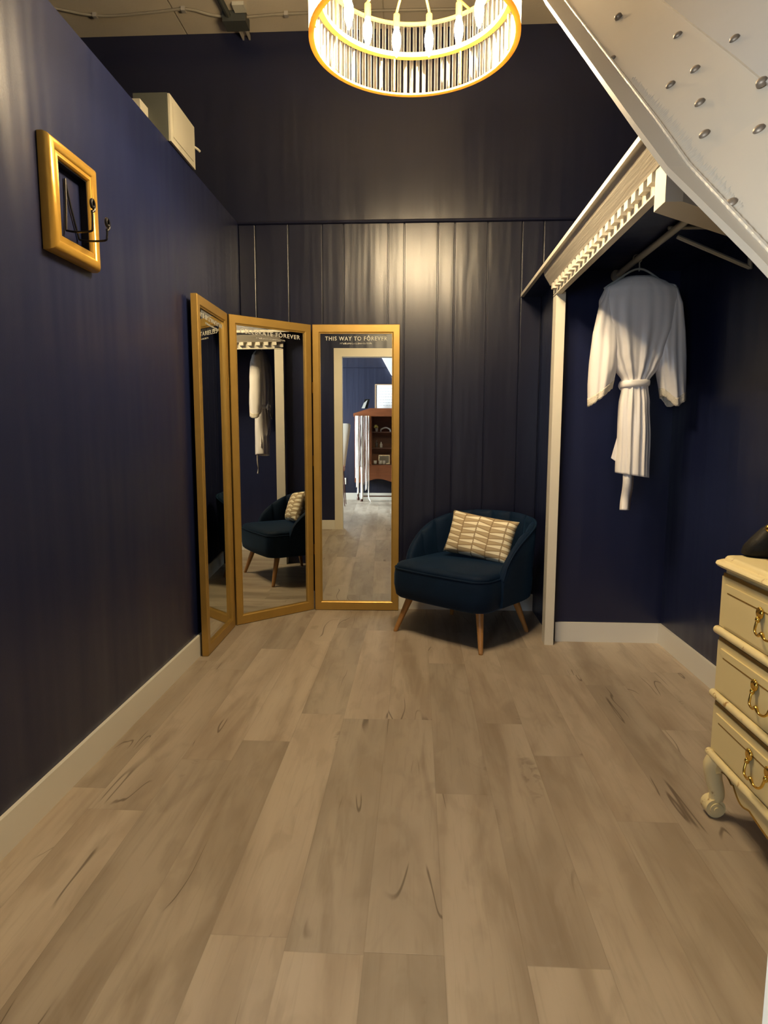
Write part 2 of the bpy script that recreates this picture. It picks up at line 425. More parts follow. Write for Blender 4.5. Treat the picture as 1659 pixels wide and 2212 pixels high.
bm = B(((LX0 - .1, LY0, 0), (LX0, YD0, WZ0)), ((LX0 - .1, LY0, WZ1), (LX0, YD0, ZC)), ((LX0 - .1, LY0, WZ0), (LX0, WY0, WZ1)), ((LX0 - .1, WY1, WZ0), (LX0, YD0, WZ1)))
struct('wall_lounge_left', bm, M['wall_lounge'], 'blue lounge wall with the daylight window', 'wall')
w = struct('window_1', B(((LX0 - .06, WY0, WZ0), (LX0 - .02, WY0 + .06, WZ1)), ((LX0 - .06, WY1 - .06, WZ0), (LX0 - .02, WY1, WZ1)), ((LX0 - .06, WY0, WZ0), (LX0 - .02, WY1, WZ0 + .06)),
                         ((LX0 - .06, WY0, WZ1 - .06), (LX0 - .02, WY1, WZ1)), ((LX0 - .06, (WY0 + WY1) / 2 - .02, WZ0), (LX0 - .02, (WY0 + WY1) / 2 + .02, WZ1))), M['white'], 'white framed lounge window letting in daylight', 'window')
bm = bmesh.new(); box(bm, (LX0 - .045, WY0 + .05, WZ0 + .05), (LX0 - .041, WY1 - .05, WZ1 - .05))
link('pane', bm, glass_mat('window_glass', body=0.0, rough=0.), w)

# baseboards
HB = .115
def bboard(name, a, b, label, t=.014):
    """a board lying in the box a-b with a chamfered upper edge"""
    struct(name, B((a, b)), M['white'], label, 'baseboard', bevel=.004)
bboard('baseboard_left', (XL, YD1 + .02, 0), (XL + .014, YB - .001, HB), 'white baseboard along the left wall')
bboard('baseboard_back', (XL + .015, YB - .015, 0), (.80, YB - .001, HB), 'white baseboard behind the mirror and armchair')
bboard('baseboard_closet', (.815, 3.627, 0), (XR - .016, 3.641, HB), 'white baseboard across the closet nook')
bboard('baseboard_right', (XR - .015, YD1 + .02, 0), (XR, 3.641, HB), 'white baseboard along the right wall')
bboard('baseboard_front', (XL + .015, YD1, 0), (DX0 - .101, YD1 + .014, HB), 'white baseboard beside the door casing, seen in the mirror')
bboard('baseboard_lounge', (LX0, LY0, 0), (LX1, LY0 + .014, .125), 'white baseboard of the lounge seen in the mirror')

# ------------------------------------------------------------------ tri-fold mirror
mir = thing('trifold_mirror', 'tall gold framed three panel folding mirror standing in the corner', 'mirror', (-.69, 4.1, 0))
PH, PT = 1.90, .034
def text_bm(body, size, spacing=1.1):
    cu = bpy.data.curves.new('t', 'FONT'); cu.body = body; cu.size = size; cu.align_x = 'CENTER'; cu.extrude = .0004; cu.space_character = spacing; cu.offset = size * .012
    cu.resolution_u = 3
    o = bpy.data.objects.new('t', cu); COL.objects.link(o)
    dg = bpy.context.evaluated_depsgraph_get(); me = bpy.data.meshes.new_from_object(o.evaluated_get(dg))
    bm = bmesh.new(); bm.from_mesh(me); bpy.data.objects.remove(o); bpy.data.meshes.remove(me); bpy.data.curves.remove(cu)
    return bm

def panel(A, Bp, text, label, tw):
    A, Bp = Vector((*A, 0)), Vector((*Bp, 0)); u = (Bp - A); w = u.length; u.normalize()
    n = Vector((u.y, -u.x, 0))           # towards the room
    P = lambda a, d, z: A + u * a + n * (d - PT) + Vector((0, 0, z + .002))
    bm = bmesh.new()
    sw = (.050, .063, .057)
    i1 = tuple(s - .010 for s in sw); i2 = tuple(s - .003 for s in sw)
    rect_frame(bm, w, PH, [(0, 0), (0, PT - .003), (.003, PT), (i1, PT), (i2, PT - .006), (sw, PT - .006), (sw, 0)], P)
    fr = link('panel_frame', bm, M['gold'], mir)
    bm = bmesh.new()
    loft(bm, [[P(x, d, z) for x, z in ((.045, .058), (w - .045, .058), (w - .045, PH - .052), (.045, PH - .052))] for d in (.004, .020)])
    g = link('mirror_glass', bm, M['mirror'], fr)
    R = Matrix((u, Vector((0, 0, 1)), n)).transposed().to_4x4()
    zc = PH - .057 - .035
    bm = bmesh.new()
    if text:
        t = text_bm(text, .036, 1.18)
        xs = [v.co.x for v in t.verts]; k = tw / (max(xs) - min(xs)); cx = (max(xs) + min(xs)) / 2
        for v in t.verts: v.co.x = (v.co.x - cx) * k
        me = bpy.data.meshes.new('x'); t.to_mesh(me); t.free(); bm.from_mesh(me); bpy.data.meshes.remove(me)
    else:
        x = -tw / 2
        rnd = random.Random(3)
        while x < tw / 2:                       # lettering too foreshortened to read
            ww = rnd.uniform(.012, .02); box(bm, (x, 0, 0), (x + ww * .3, .025, .0006))
            box(bm, (x, rnd.choice((0, .011, .021)), 0), (x + ww, rnd.choice((.004, .015, .025)), .0006)); x += ww + .009
    rnd = random.Random(5); x = -.105
    while x < .105:                             # the tiny second line is not legible in the photograph
        ww = rnd.uniform(.004, .008); y = -.024
        box(bm, (x, y, 0), (x + .0016, y + .010, .0006)); box(bm, (x, y + rnd.choice((0, .004, .008)), 0), (x + ww, y + rnd.choice((.002, .006, .010)), .0006)); x += ww + .0028
    bmesh.ops.transform(bm, matrix=Matrix.Translation(P(w / 2, .0206, zc - .008)) @ R, verts=bm.verts)
    l = link('lettering', bm, M['decal'], g); l['label'] = label
    return fr
f1 = panel((-1.113, 3.258), (-1.122, 3.802), None, 'white lettering across the top of the side glass', .40)
f2 = panel((-1.116, 3.816), (-.692, 4.213), 'CELEBRATE FÔREVER', 'white lettering reading celebrate forever', .425)
f3 = panel((-.683, 4.200), (-.114, 4.215), 'THIS WAY TO FÔREVER', 'white lettering reading this way to forever', .405)
for (x, y) in ((-1.128, 3.810), (-.687, 4.222)):
    for z in (.42, 1.02, 1.50):
        bm = bmesh.new(); cyl(bm, (x, y, z - .035), (x, y, z + .035), .005, seg=8)
        link('hinge', bm, M['brass'], mir, smooth=True)

# ------------------------------------------------------------------ armchair
CH = (.315, 3.800); RZ = math.atan2(-.633, .774)
chair = thing('tub_armchair', 'navy velvet tub armchair with splayed wooden legs beside the mirror', 'armchair', (*CH, 0), RZ)
# local x = viewer's right, local -y = front
def rrect(hx, y0, y1, r, n=8, bulge=0., rb=.21):
    pts = []
    for sx, sy, q, a0 in ((1, 1, rb, 0), (-1, 1, rb, PI / 2), (-1, -1, r, PI), (1, -1, r, 1.5 * PI)):
        q = min(q, .6 * hx, .45 * (y1 - y0)); cx = sx * (hx - q); cy = y1 - q if sy > 0 else y0 + q
        for k in range(n + 1):
            a = a0 + PI / 2 * k / n; pts.append(Vector((cx + q * math.cos(a), cy + q * math.sin(a), 0)))
    out = []
    for i, p in enumerate(pts):
        q = pts[(i + 1) % len(pts)]; m = 10 if i % (n + 1) == n else 1
        for k in range(m):
            v = p.lerp(q, k / m)
            if bulge and v.y < y0 + r + .02: v.y -= bulge * (1 - (v.x / hx) ** 2)
            out.append(v)
    return out
bm = bmesh.new(); rings = []
for z, g in ((.222, -.035), (.226, -.012), (.240, 0), (.30, .008), (.36, .008), (.395, .004)):
    rings.append([Vector((p.x, p.y, z)) for p in rrect(.335 + g, -.325 - g, .325 + g, .085, bulge=.018)])
loft(bm, rings); link('seat_base', bm, M['velvet'], chair, smooth=True, angle=60, world=False)
bm = bmesh.new(); rings = []
for z, g in ((.393, -.004), (.405, .002), (.420, 0), (.432, -.014), (.438, -.04), (.446, -.14), (.450, -.22)):
    rings.append([Vector((p.x, p.y, z)) for p in rrect(.328 + g, -.322 - g, .30 + g, max(.02, .08 + g * .4), bulge=.018)])
loft(bm, rings); seat = link('seat', bm, M['velvet'], chair, smooth=True, angle=60, world=False)
bm = bmesh.new()
tube(bm, [Vector((p.x, p.y, .402)) for p in rrect(.335, -.329, .30, .082, bulge=.018)], .0055, 8, loop=True)
link('piping', bm, M['velvet'], seat, smooth=True, world=False)
# tub back
path = []
for k in range(7): path.append((-.352, -.165 + .165 * k / 7))
for k in range(41):
    a = PI + (-PI) * k / 40; c, s_ = math.cos(a), math.sin(a); e = 2 / 2.5
    path.append((.352 * math.copysign(abs(c) ** e, c),   .372 * abs(s_) ** e))
for k in range(1, 8): path.append((.352, -.165 * k / 7))
P2 = [Vector((x, y, 0)) for x, y in path]
acc = [0.]
for i in range(1, len(P2)): acc.append(acc[-1] + (P2[i] - P2[i - 1]).length)
NS = 150; fine = []
for k in range(NS + 1):
    s_ = acc[-1] * k / NS; i = max(j for j in range(len(acc)) if acc[j] <= s_ + 1e-9); i = min(i, len(P2) - 2)
    fine.append(P2[i].lerp(P2[i + 1], (s_ - acc[i]) / max(1e-9, acc[i + 1] - acc[i])))
bm = bmesh.new(); rings = []
for k, p in enumerate(fine):
    t = 2 * k / NS - 1
    d = (fine[min(k + 1, NS)] - fine[max(k - 1, 0)]).normalized(); nrm = Vector((d.y, -d.x, 0))   # inward normal
    if nrm.dot(Vector((0, -.05, 0)) - p) < 0: nrm = -nrm
    top = .405 + .305 * max(0., 1 - abs(t) ** 2.6) ** .62
    flute = (abs(math.cos(t * PI * 5.5)) ** .6) if abs(t) < .82 else .6
    th = .052; lean = lambda z: -nrm * (.075 * max(0, (z - .30)) ** 1.2)
    prof = []
    H = top - .24
    for z, o in ((.24, 0), (.24 + H * .33, -.003), (.24 + H * .66, -.003), (top - .03, 0), (top - .008, .010), (top, .026)):
        prof.append(p + nrm * o + lean(z) + Vector((0, 0, z)))
    for z, o in ((top - .006, .042), (top - .028, .052), (.24 + H * .66, .055), (.24 + H * .33, .055), (.24, .055)):
        dep = .022 * (1 - flute) if z > .40 else 0
        prof.append(p + nrm * (o - dep) + lean(z) + Vector((0, 0, z)))
    rings.append(prof)
loft(bm, rings); link('backrest', bm, M['velvet'], chair, smooth=True, angle=70, world=False)
bm = bmesh.new()
for sgn in (-1, 1):
    pts = []
    for k in range(0, NS + 1, 3):
        t = 2 * k / NS - 1; p = fine[k]; top = .405 + .305 * max(0., 1 - abs(t) ** 2.6) ** .62
        d = (fine[min(k + 1, NS)] - fine[max(k - 1, 0)]).normalized(); nrm = Vector((d.y, -d.x, 0))
        if nrm.dot(Vector((0, -.05, 0)) - p) < 0: nrm = -nrm
        pts.append(p + nrm * .004 - nrm * (.075 * max(0, top - .30) ** 1.2) + Vector((0, 0, top - .012)))
    if sgn == 1: tube(bm, pts, .0045, 6)
link('back_piping', bm, M['velvet'], chair, smooth=True, world=False)
for x, y, fx, fy in ((-.245, -.23, -.315, -.30), (.245, -.23, .305, -.30), (-.22, .17, -.275, .225), (.22, .17, .285, .232)):
    bm = bmesh.new(); cyl(bm, (x, y, .236), (fx, fy, 0.004), .0235, .0125, 18); cyl(bm, (fx, fy, .006), (fx, fy, 0), .0125, .0115, 18)
    link('leg', bm, M['beech'], chair, smooth=True, world=False)
# lumbar pillow
def cushion(w, h, t, n=26):
    bm = bmesh.new(); V = {}
    for s in (-1, 1):
        for i in range(n + 1):
            for j in range(n + 1):
                a, b = 2 * i / n - 1, 2 * j / n - 1
                edge = i in (0, n) or j in (0, n)
                if edge and (i, j) in V: V[(s, i, j)] = V[(i, j)]; continue
                pin = 1 - .055 * (1 - a * a) * abs(b) ** 3; pin2 = 1 - .06 * (1 - b * b) * abs(a) ** 3
                d = s * t / 2 * (max(0, 1 - a ** 4) * max(0, 1 - b ** 4)) ** .5
                d += .004 * noise.noise(Vector((a * 3, b * 3, s * 2))) * (0 if edge else 1)
                v = bm.verts.new((a * w / 2 * pin2, d, b * h / 2 * pin)); V[(s, i, j)] = v
                if edge: V[(i, j)] = v
    for s in (-1, 1):
        for i in range(n):
            for j in range(n): bm.faces.new((V[(s, i, j)], V[(s, i + 1, j)], V[(s, i + 1, j + 1)], V[(s, i, j + 1)]))
    return bm
pl = link('lumbar_pillow', cushion(.43, .27, .12), M['pillow'], smooth=True, angle=180)
pl.location = (.392, 3.835, .578); pl.rotation_euler = (Matrix.Rotation(math.radians(-25), 3, 'Z') @ Matrix.Rotation(math.radians(-20), 3, 'X') @ Matrix.Rotation(math.radians(7), 3, 'Y')).to_euler()
tag(pl, 'tan and cream geometric patterned lumbar pillow leaning in the navy armchair', 'pillow')

# ------------------------------------------------------------------ closet nook
cs = thing('closet_surround', 'cream post and dentil header framing the closet nook', 'closet surround', (.77, 3.6, 0))
HX, HY0, HY1 = .742, 2.01, 3.627
link('post', B(((.742, 3.560, 0), (.792, 3.640, 1.958))), M['cream'], cs, bevel=.003)
link('header_board', B(((HX, HY0, 1.945), (.768, 3.640, 2.079))), M['cream'], cs, bevel=.0015)
bm = bmesh.new(); y = 2.112
box(bm, (.738, 2.09, 1.945), (HX + .001, HY1, 1.951))
while y < 3.60:
    box(bm, (.719, y, 1.975), (HX + .001, y + .040, 2.003)); y += .0755
link('dentil_molding', bm, M['cream'], cs)
bm = bmesh.new()
prism(bm, [(.743, 2.003), (.721, 2.003), (.716, 2.012), (.704, 2.030), (.690, 2.052), (.682, 2.078), (.743, 2.078)], 'y', HY0, HY1)
link('cove_molding', bm, M['brushed'], cs)
link('cornice_lip', B(((.664, 1.93, 2.078), (.684, YB - .001, 2.098))), M['cream'], cs, bevel=.002)
link('shelf_board', B(((.684, 1.93, 2.0795), (XR - .002, YB - .001, 2.097))), M['wall'], cs)
link('end_block', B(((.724, 2.004, 1.880), (.776, 2.094, 2.003))), M['white'], cs, bevel=.0015)
# diagonal rail from the end block to the right wall
rail = bmesh.new()
prism(rail, [(.7245, 2.0045), (.775, 2.0045), (1.405, 2.460), (1.405, 2.600), (.7245, 2.0935)], 'z', 1.8795, 1.906)
link('corner_rail', rail, M['white'], cs, bevel=.0015)
# rod
rod = thing('closet_rod', 'white hanging rod carrying the robe inside the closet nook', 'rod', (1.081, 3.62, 2.075))
bm = bmesh.new(); cyl(bm, (1.081, 2.55, 2.058), (1.081, 3.63, 2.058), .0155, seg=18); link('rod', bm, M['plastic'], rod, smooth=True)
bm = bmesh.new()
for k in range(1): cyl(bm, (1.081, 3.612, 2.055), (1.081, 3.641, 2.055), .034, seg=20)
link('end_socket', bm, M['plastic'], rod, smooth=True, bevel=.003)
br = thing('shelf_bracket', 'white metal bracket on the right wall carrying the hanging rod', 'bracket', (XR, 2.88, 1.93))
bm = bmesh.new(); tube(bm, [(1.409, 2.88, 2.076), (1.409, 2.88, 1.90)], .010, 6); link('wall_leg', bm, M['plastic'], br)
bm = bmesh.new(); tube(bm, [(1.409, 2.88, 1.905), (1.10, 2.88, 2.035)], .009, 6); link('strut', bm, M['plastic'], br)
bm = bmesh.new(); tube(bm, [(1.405, 2.88, 2.071), (1.06, 2.88, 2.071)], .008, 6); link('top_leg', bm, M['plastic'], br)

# ------------------------------------------------------------------ robe and hanger
HYp = 3.318; HXc = 1.092
hg = thing('coat_hanger', 'white plastic hanger hooked on the closet rod', 'hanger', (HXc, HYp, 1.97))
bm = bmesh.new()
hp = [(1.081 + .021 * math.cos(a), HYp, 2.060 + .021 * math.sin(a)) for a in [math.radians(t) for t in range(200, -61, -20)]] + [(HXc, HYp, 2.028), (HXc, HYp, 2.0)]
tube(bm, smooth_pts(hp, 3), .0032, 8); link('hook', bm, M['plastic'], hg, smooth=True)
bm = bmesh.new()
tube(bm, smooth_pts([(.925, HYp, 1.918), (.97, HYp, 1.948), (HXc, HYp, 2.012), (1.21, HYp, 1.948), (1.275, HYp, 1.912)], 6), .0055, 8)
tube(bm, [(.925, HYp, 1.918), (1.275, HYp, 1.912)], .004, 8)
link('shoulder_bar', bm, M['plastic'], hg, smooth=True)

robe = thing('satin_robe', 'white satin robe with lace cuffs and tied belt hanging in the closet nook', 'robe', (HXc, HYp, 1.0))
def lerp_tab(tab, z):
    for a, b in zip(tab[:-1], tab[1:]):
        if a[0] >= z >= b[0]:
            t = (a[0] - z) / (a[0] - b[0]); t = t * t * (3 - 2 * t) * .5 + t * .5
            return [p + (q - p) * t for p, q in zip(a[1:], b[1:])]
    return list(tab[-1][1:])
#        z     cx     hw    hd   fold
body = [(1.972, 1.094, .070, .040, .02), (1.945, 1.100, .130, .050, .02), (1.915, 1.106, .180, .056, .03), (1.86, 1.107, .200, .062, .045),
        (1.72, 1.105, .190, .066, .10), (1.60, 1.103, .150, .064, .17), (1.53, 1.101, .108, .058, .17), (1.47, 1.099, .066, .046, .13), (1.452, 1.098, .061, .044, .10), (1.43, 1.098, .064, .046, .10),
        (1.36, 1.100, .074, .052, .13), (1.20, 1.104, .080, .056, .14), (1.08, 1.106, .082, .058, .13), (.992, 1.107, .083, .058, .12)]
bm = bmesh.new(); NT = 120; rings = []; zs = [1.972 - .980 * k / 90 for k in range(91)]
for z in zs:
    cx, hw, hd, fo = lerp_tab(body, z); r = []
    for i in range(NT):
        a = 2 * PI * i / NT; c, s_ = math.cos(a), math.sin(a)
        xx = math.copysign(abs(c) ** .85, c); yy = math.copysign(abs(s_) ** .85, s_)
        k = xx * 6.2
        f = fo * (math.sin(k * 2.1 + .6 + .5 * math.sin(z * 7)) * .55 + math.sin(k * 3.7 + 1.9 + z * 2.) * .35 + .5 * noise.noise(Vector((xx * 5, z * 3.2, s_))))
        dz = 0.
        if z < 1.05: dz = -.012 * (xx) * (1.05 - z) / .06
        r.append(Vector((cx + hw * xx * (1 + .02 * math.sin(z * 23 + a)), HYp + hd * yy * (1 + f * 1.15) , z + dz)))
    rings.append(r)
loft(bm, rings, cap=False)
# sleeves join the body mesh
def sleeve(tab, folds):
    rings = []
    n = 64
    for k in range(45):
        t = k / 44
        i = min(int(t * (len(tab) - 1)), len(tab) - 2); q = t * (len(tab) - 1) - i; q2 = q * q * (3 - 2 * q) * .4 + q * .6
        (ax0, az0, bx0, bz0, h0), (ax1, az1, bx1, bz1, h1) = tab[i], tab[i + 1]
        A = Vector((ax0 + (ax1 - ax0) * q2, HYp, az0 + (az1 - az0) * q2)); Bq = Vector((bx0 + (bx1 - bx0) * q2, HYp, bz0 + (bz1 - bz0) * q2)); h = h0 + (h1 - h0) * q2
        c = (A + Bq) / 2; hv = (Bq - A) / 2; r = []
        for m in range(n):
            a = 2 * PI * m / n; ca, sa = math.cos(a), math.sin(a); ca = math.copysign(abs(ca) ** .85, ca)
            f = folds * t * (math.sin(ca * 7.5 + 1.1) + .6 * math.sin(ca * 13 + .4 + 2 * t))
            r.append(c + hv * ca + Vector((0, h * math.copysign(abs(sa) ** .8, sa) * (1 + f) + .006 * math.sin(5 * t + ca * 3), 0)))
        rings.append(r)
    return rings
#  outer x,z   inner x,z   half depth
ls = [(.935, 1.925, .985, 1.945, .02), (.905, 1.84, .985, 1.87, .045), (.880, 1.70, 1.0, 1.76, .055), (.869, 1.56, 1.01, 1.64, .058), (.867, 1.45, 1.006, 1.545, .055), (.870, 1.372, .992, 1.468, .050)]
rs = [(1.275, 1.925, 1.225, 1.945, .02), (1.305, 1.84, 1.225, 1.87, .045), (1.326, 1.70, 1.205, 1.76, .055), (1.340, 1.58, 1.190, 1.64, .058), (1.347, 1.48, 1.200, 1.53, .055), (1.349, 1.405, 1.226, 1.425, .050)]
RL, RR = sleeve(ls, .08), sleeve(rs, .13)
for r in RR:
    for v in r:
        if v.z < 1.55: v.z -= .045 * math.exp(-((v.x - 1.285) / .035) ** 2) * (1.55 - v.z) / .14
for r in (RL, RR): loft(bm, r, cap=False)
cloth = link('robe_cloth', bm, M['satin'], robe, smooth=True, angle=180)
sm = cloth.modifiers.new('thickness', 'SOLIDIFY'); sm.thickness = .0015
for Rr in (RL, RR):
    bm = bmesh.new(); last, prev = Rr[-1], Rr[-4]; rings = []
    for t in (-.25, .0, .35, .7, 1.0):
        rings.append([v + (v - w_).normalized() * .032 * t + Vector((v.x - sum(q.x for q in last) / len(last), (v.y - HYp), 0)) * .02 + Vector((0, 0, -.004 * abs(math.sin(i * PI / 4)) if t == 1.0 else 0)) for i, (v, w_) in enumerate(zip(last, prev))])
    loft(bm, rings, cap=False)
    o = link('lace_cuff', bm, M['lace'], robe, smooth=True, angle=180); o['label'] = 'cream lace cuff'
    mm = o.modifiers.new('thickness', 'SOLIDIFY'); mm.thickness = .0015
bm = bmesh.new(); rings = []
for z, g in ((1.470, .002), (1.464, .007), (1.452, .008), (1.442, .007), (1.436, .002)):
    rings.append([Vector((1.098 + (.064 + g) * math.copysign(abs(math.cos(a)) ** .85, math.cos(a)), HYp + (.050 + g) * math.copysign(abs(math.sin(a)) ** .85, math.sin(a)), z - .008 * math.sin(a * 1) * 0 + .004 * math.cos(a))) for a in [2 * PI * i / 64 for i in range(64)]])
loft(bm, rings); link('belt', bm, M['satin'], robe, smooth=True, angle=180)
bm = bmesh.new(); rings = []
for k in range(40):
    t = k / 39; z = 1.10 - .285 * t; x = 1.072 + .004 * math.sin(t * 4)
    hw = .027
    rings.append([Vector((x - hw, HYp - .035 + .006 * math.sin(t * 9), z)), Vector((x, HYp - .043 + .006 * math.sin(t * 9 + 1), z)), Vector((x + hw, HYp - .035 + .006 * math.sin(t * 9), z)), Vector((x, HYp - .031, z))])
loft(bm, rings); link('sash_tail', bm, M['satin'], robe, smooth=True, angle=180)
bm = bmesh.new()      # bow and short ends tied at the front, seen in the mirror
for sx in (-1, 1):
    tube(bm, smooth_pts([(1.098, HYp + .060, 1.452), (1.098 + sx * .035, HYp + .078, 1.472), (1.098 + sx * .050, HYp + .074, 1.446), (1.098 + sx * .030, HYp + .074, 1.428), (1.098, HYp + .062, 1.450)], 5), .009, 8)
    loft(bm, [[Vector((1.098 + sx * (.008 + .030 * t) + q * .018, HYp + .064 + .010 * math.sin(t * 3) + e, 1.448 - .27 * t)) for q, e in ((-1, 0), (1, 0), (1, .003), (-1, .003))] for t in [k / 8 for k in range(9)]])
link('sash_bow', bm, M['satin'], robe, smooth=True, angle=60)
bm = bmesh.new()
loft(bm, [[Vector(p) + Vector((0, dy, 0)) for p in ((1.030, HYp + .01, 1.20), (1.012, HYp + .015, 1.12), (1.003, HYp + .016, 1.078), (1.028, HYp + .012, 1.060), (1.050, HYp + .006, 1.16))] for dy in (0, .004)])
link('front_flap', bm, M['satin'], robe)

# ------------------------------------------------------------------ dresser
DXF, DY0, DY1 = .942, .90, 1.962
dr = thing('dresser', 'cream and gold painted three drawer dresser with scroll feet', 'dresser', (1.17, 1.43, 0))
link('carcass', B(((DXF + .012, DY0, .185), (XR - .02, DY1, .795))), M['dresser'], dr, bevel=.004)
def top_ring(z, g):
    x0, x1, y0, y1 = DXF - g, XR - .02, DY0 - g, DY1 + g; r = .030 + max(g, 0) * .6; out = []
    for cx, cy, a0 in ((x0 + r, y1 - r, PI / 2), (x0 + r, y0 + r, PI)):
        out += [Vector((cx + r * math.cos(a0 + PI / 2 * k / 8), cy + r * math.sin(a0 + PI / 2 * k / 8), z)) for k in range(9)]
    return out + [Vector((x1, y0, z)), Vector((x1, y1, z))]
bm = bmesh.new()
loft(bm, [top_ring(z, g) for z, g in ((.793, -.010), (.797, .002), (.799, .014), (.804, .023), (.810, .027), (.816, .025), (.820, .017), (.8215, .006), (.829, .004), (.8335, .000), (.8345, -.008))])
link('top', bm, M['dresser_edge'], dr, smooth=True, angle=50)
def handle(parent, yc, z):
    bm = bmesh.new()
    for s in (-1, 1):
        y = yc + s * .048
        # leafy rosette
        for k in range(3):
            a = PI / 2 + (k - 1) * .75
            c = Vector((DXF - .010, y + math.cos(a) * .009, z + .012 + math.sin(a) * .009))
            bmesh.ops.create_uvsphere(bm, u_segments=10, v_segments=6, radius=.0125, matrix=Matrix.Translation(c) @ Matrix.Diagonal((.5, .75, 1.2, 1)))
        bmesh.ops.create_uvsphere(bm, u_segments=10, v_segments=6, radius=.008, matrix=Matrix.Translation((DXF - .014, y, z)) @ Matrix.Diagonal((.9, .8, 1.2, 1)))
    pts = []
    for k in range(21):
        t = k / 20; s = 2 * t - 1
        pts.append((DXF - .016 - .012 * (1 - s * s) ** .5, yc + s * .048 * (1.0 + .15 * math.sin(PI * abs(s))), z - .002 - .034 * (1 - abs(s) ** 4) ** .5 + .012 * math.exp(-(s / .18) ** 2)))
    tube(bm, pts, lambda t: .0036 + .0022 * math.exp(-((t - .5) / .1) ** 2), 8)
    return link('handle', bm, M['brass'], parent, smooth=True, angle=80)
for zb, zt in ((.590, .770), (.385, .568), (.190, .360)):
    bm = bmesh.new()
    box(bm, (DXF, DY0 + .004, zb + .024), (DXF + .02, DY1 - .002, zt))
    # raised field with a fine groove
    box(bm, (DXF - .005, DY0 + .030, zb + .034), (DXF + .01, DY1 - .030, zt - .020))
    front = link('drawer', bm, M['dresser'], dr, bevel=.003)
    bm = bmesh.new()
    tube(bm, [(DXF - .003, DY0, zb + .010), (DXF - .003, DY1 + .002, zb + .010)], .0125, 14)
    link('rail', bm, M['dresser_edge'], front, smooth=True)
    bm = B(((DXF + .004, DY0, zt - .004), (DXF + .010, DY1 - .001, zt + .010)))
    bx0 = DXF - .0056
    box(bm, (bx0, DY0 + .05, zt - .046), (DXF, DY1 - .05, zt - .042))
    link('gilt_line', bm, M['gilding'], front)
    for yc in (1.672, 1.17): handle(front, yc, (zb + zt) / 2 + .022)
# scalloped apron
def apron(y):
    t = (y - (DY0 + DY1) / 2) / ((DY1 - DY0) / 2)
    a = abs(t)
    if a > .92: return .160
    if a > .72: return .145 + .03 * math.cos((a - .80) / .12 * PI * .5)
    if a > .55: return .145 + .028 * ((a - .55) / .17) - .02 * math.sin((a - .55) / .17 * PI)
    return .118 + .030 * (a / .55) ** 2
ys = [DY0 + (DY1 - DY0) * k / 90 for k in range(91)]
bm = bmesh.new()
prism(bm, [(y, apron(y)) for y in ys] + [(DY1, .195), (DY0, .195)], 'x', DXF + .001, DXF + .022)
ap = link('apron', bm, M['dresser'], dr)
bm = bmesh.new(); tube(bm, [(DXF, y, apron(y) + .004) for y in ys[7:-7]], .0028, 6); link('gilt_edge', bm, M['gilding'], ap)
for y, x, sy in ((DY1 - .028, DXF + .020, 1), (DY0 + .028, DXF + .020, -1), (DY1 - .028, XR - .05, 1), (DY0 + .028, XR - .05, -1)):
    sx = -1 if x < 1.2 else .4
    bm = bmesh.new()
    pts = smooth_pts([(x, y, .20), (x + sx * .016, y + sy * .012, .165), (x + sx * .012, y + sy * .010, .12), (x + sx * .002, y + sy * .003, .075), (x + sx * .006, y + sy * .004, .045), (x + sx * .010, y + sy * .006, .022)], 6)
    tube(bm, pts, lambda t: .030 - .012 * math.sin(min(1, t * 1.25) * PI / 2) + .004 * math.sin(t * PI), 14)
    # scroll foot
    c = Vector((x + sx * .014, y + sy * .006, .030))
    for rr, hx in ((.030, .022), (.020, .028), (.010, .033)):
        cyl(bm, c + Vector((sx * -.004, -hx, 0)), c + Vector((sx * -.004, hx, 0)), rr, seg=18)
    link('leg', bm, M['dresser_edge'], dr, smooth=True, angle=45, bevel=0)

# black bag lying on the dresser
bag = thing('handbag', 'black leather bag lying on top of the cream dresser', 'bag', (1.135, 1.945, .835))
bm = bmesh.new(); rings = []
for z, sx, sy in ((0, .135, .040), (.008, .148, .050), (.03, .145, .052), (.055, .128, .048), (.085, .105, .040), (.11, .075, .032), (.125, .03, .02)):
    rings.append([Vector((.01 * z / .1 + sx * math.copysign(abs(math.cos(a)) ** .75, math.cos(a)), -.01 * z / .1 + sy * math.copysign(abs(math.sin(a)) ** .75, math.sin(a)), z)) for a in [2 * PI * i / 40 for i in range(40)]])
loft(bm, rings); link('pouch', bm, M['leather'], bag, smooth=True, angle=60, world=False)
bm = bmesh.new(); tube(bm, smooth_pts([(-.07, -.03, .075), (-.04, -.045, .14), (.06, -.045, .15), (.09, -.03, .08)], 6), .008, 8); link('strap', bm, M['leather'], bag, smooth=True, world=False)
bm = bmesh.new(); bmesh.ops.create_uvsphere(bm, u_segments=14, v_segments=10, radius=.012, matrix=Matrix.Translation((-.100, -.052, .092))); o = link('clasp', bm, M['brass'], bag, smooth=True, world=False); o['label'] = 'small brass clasp'

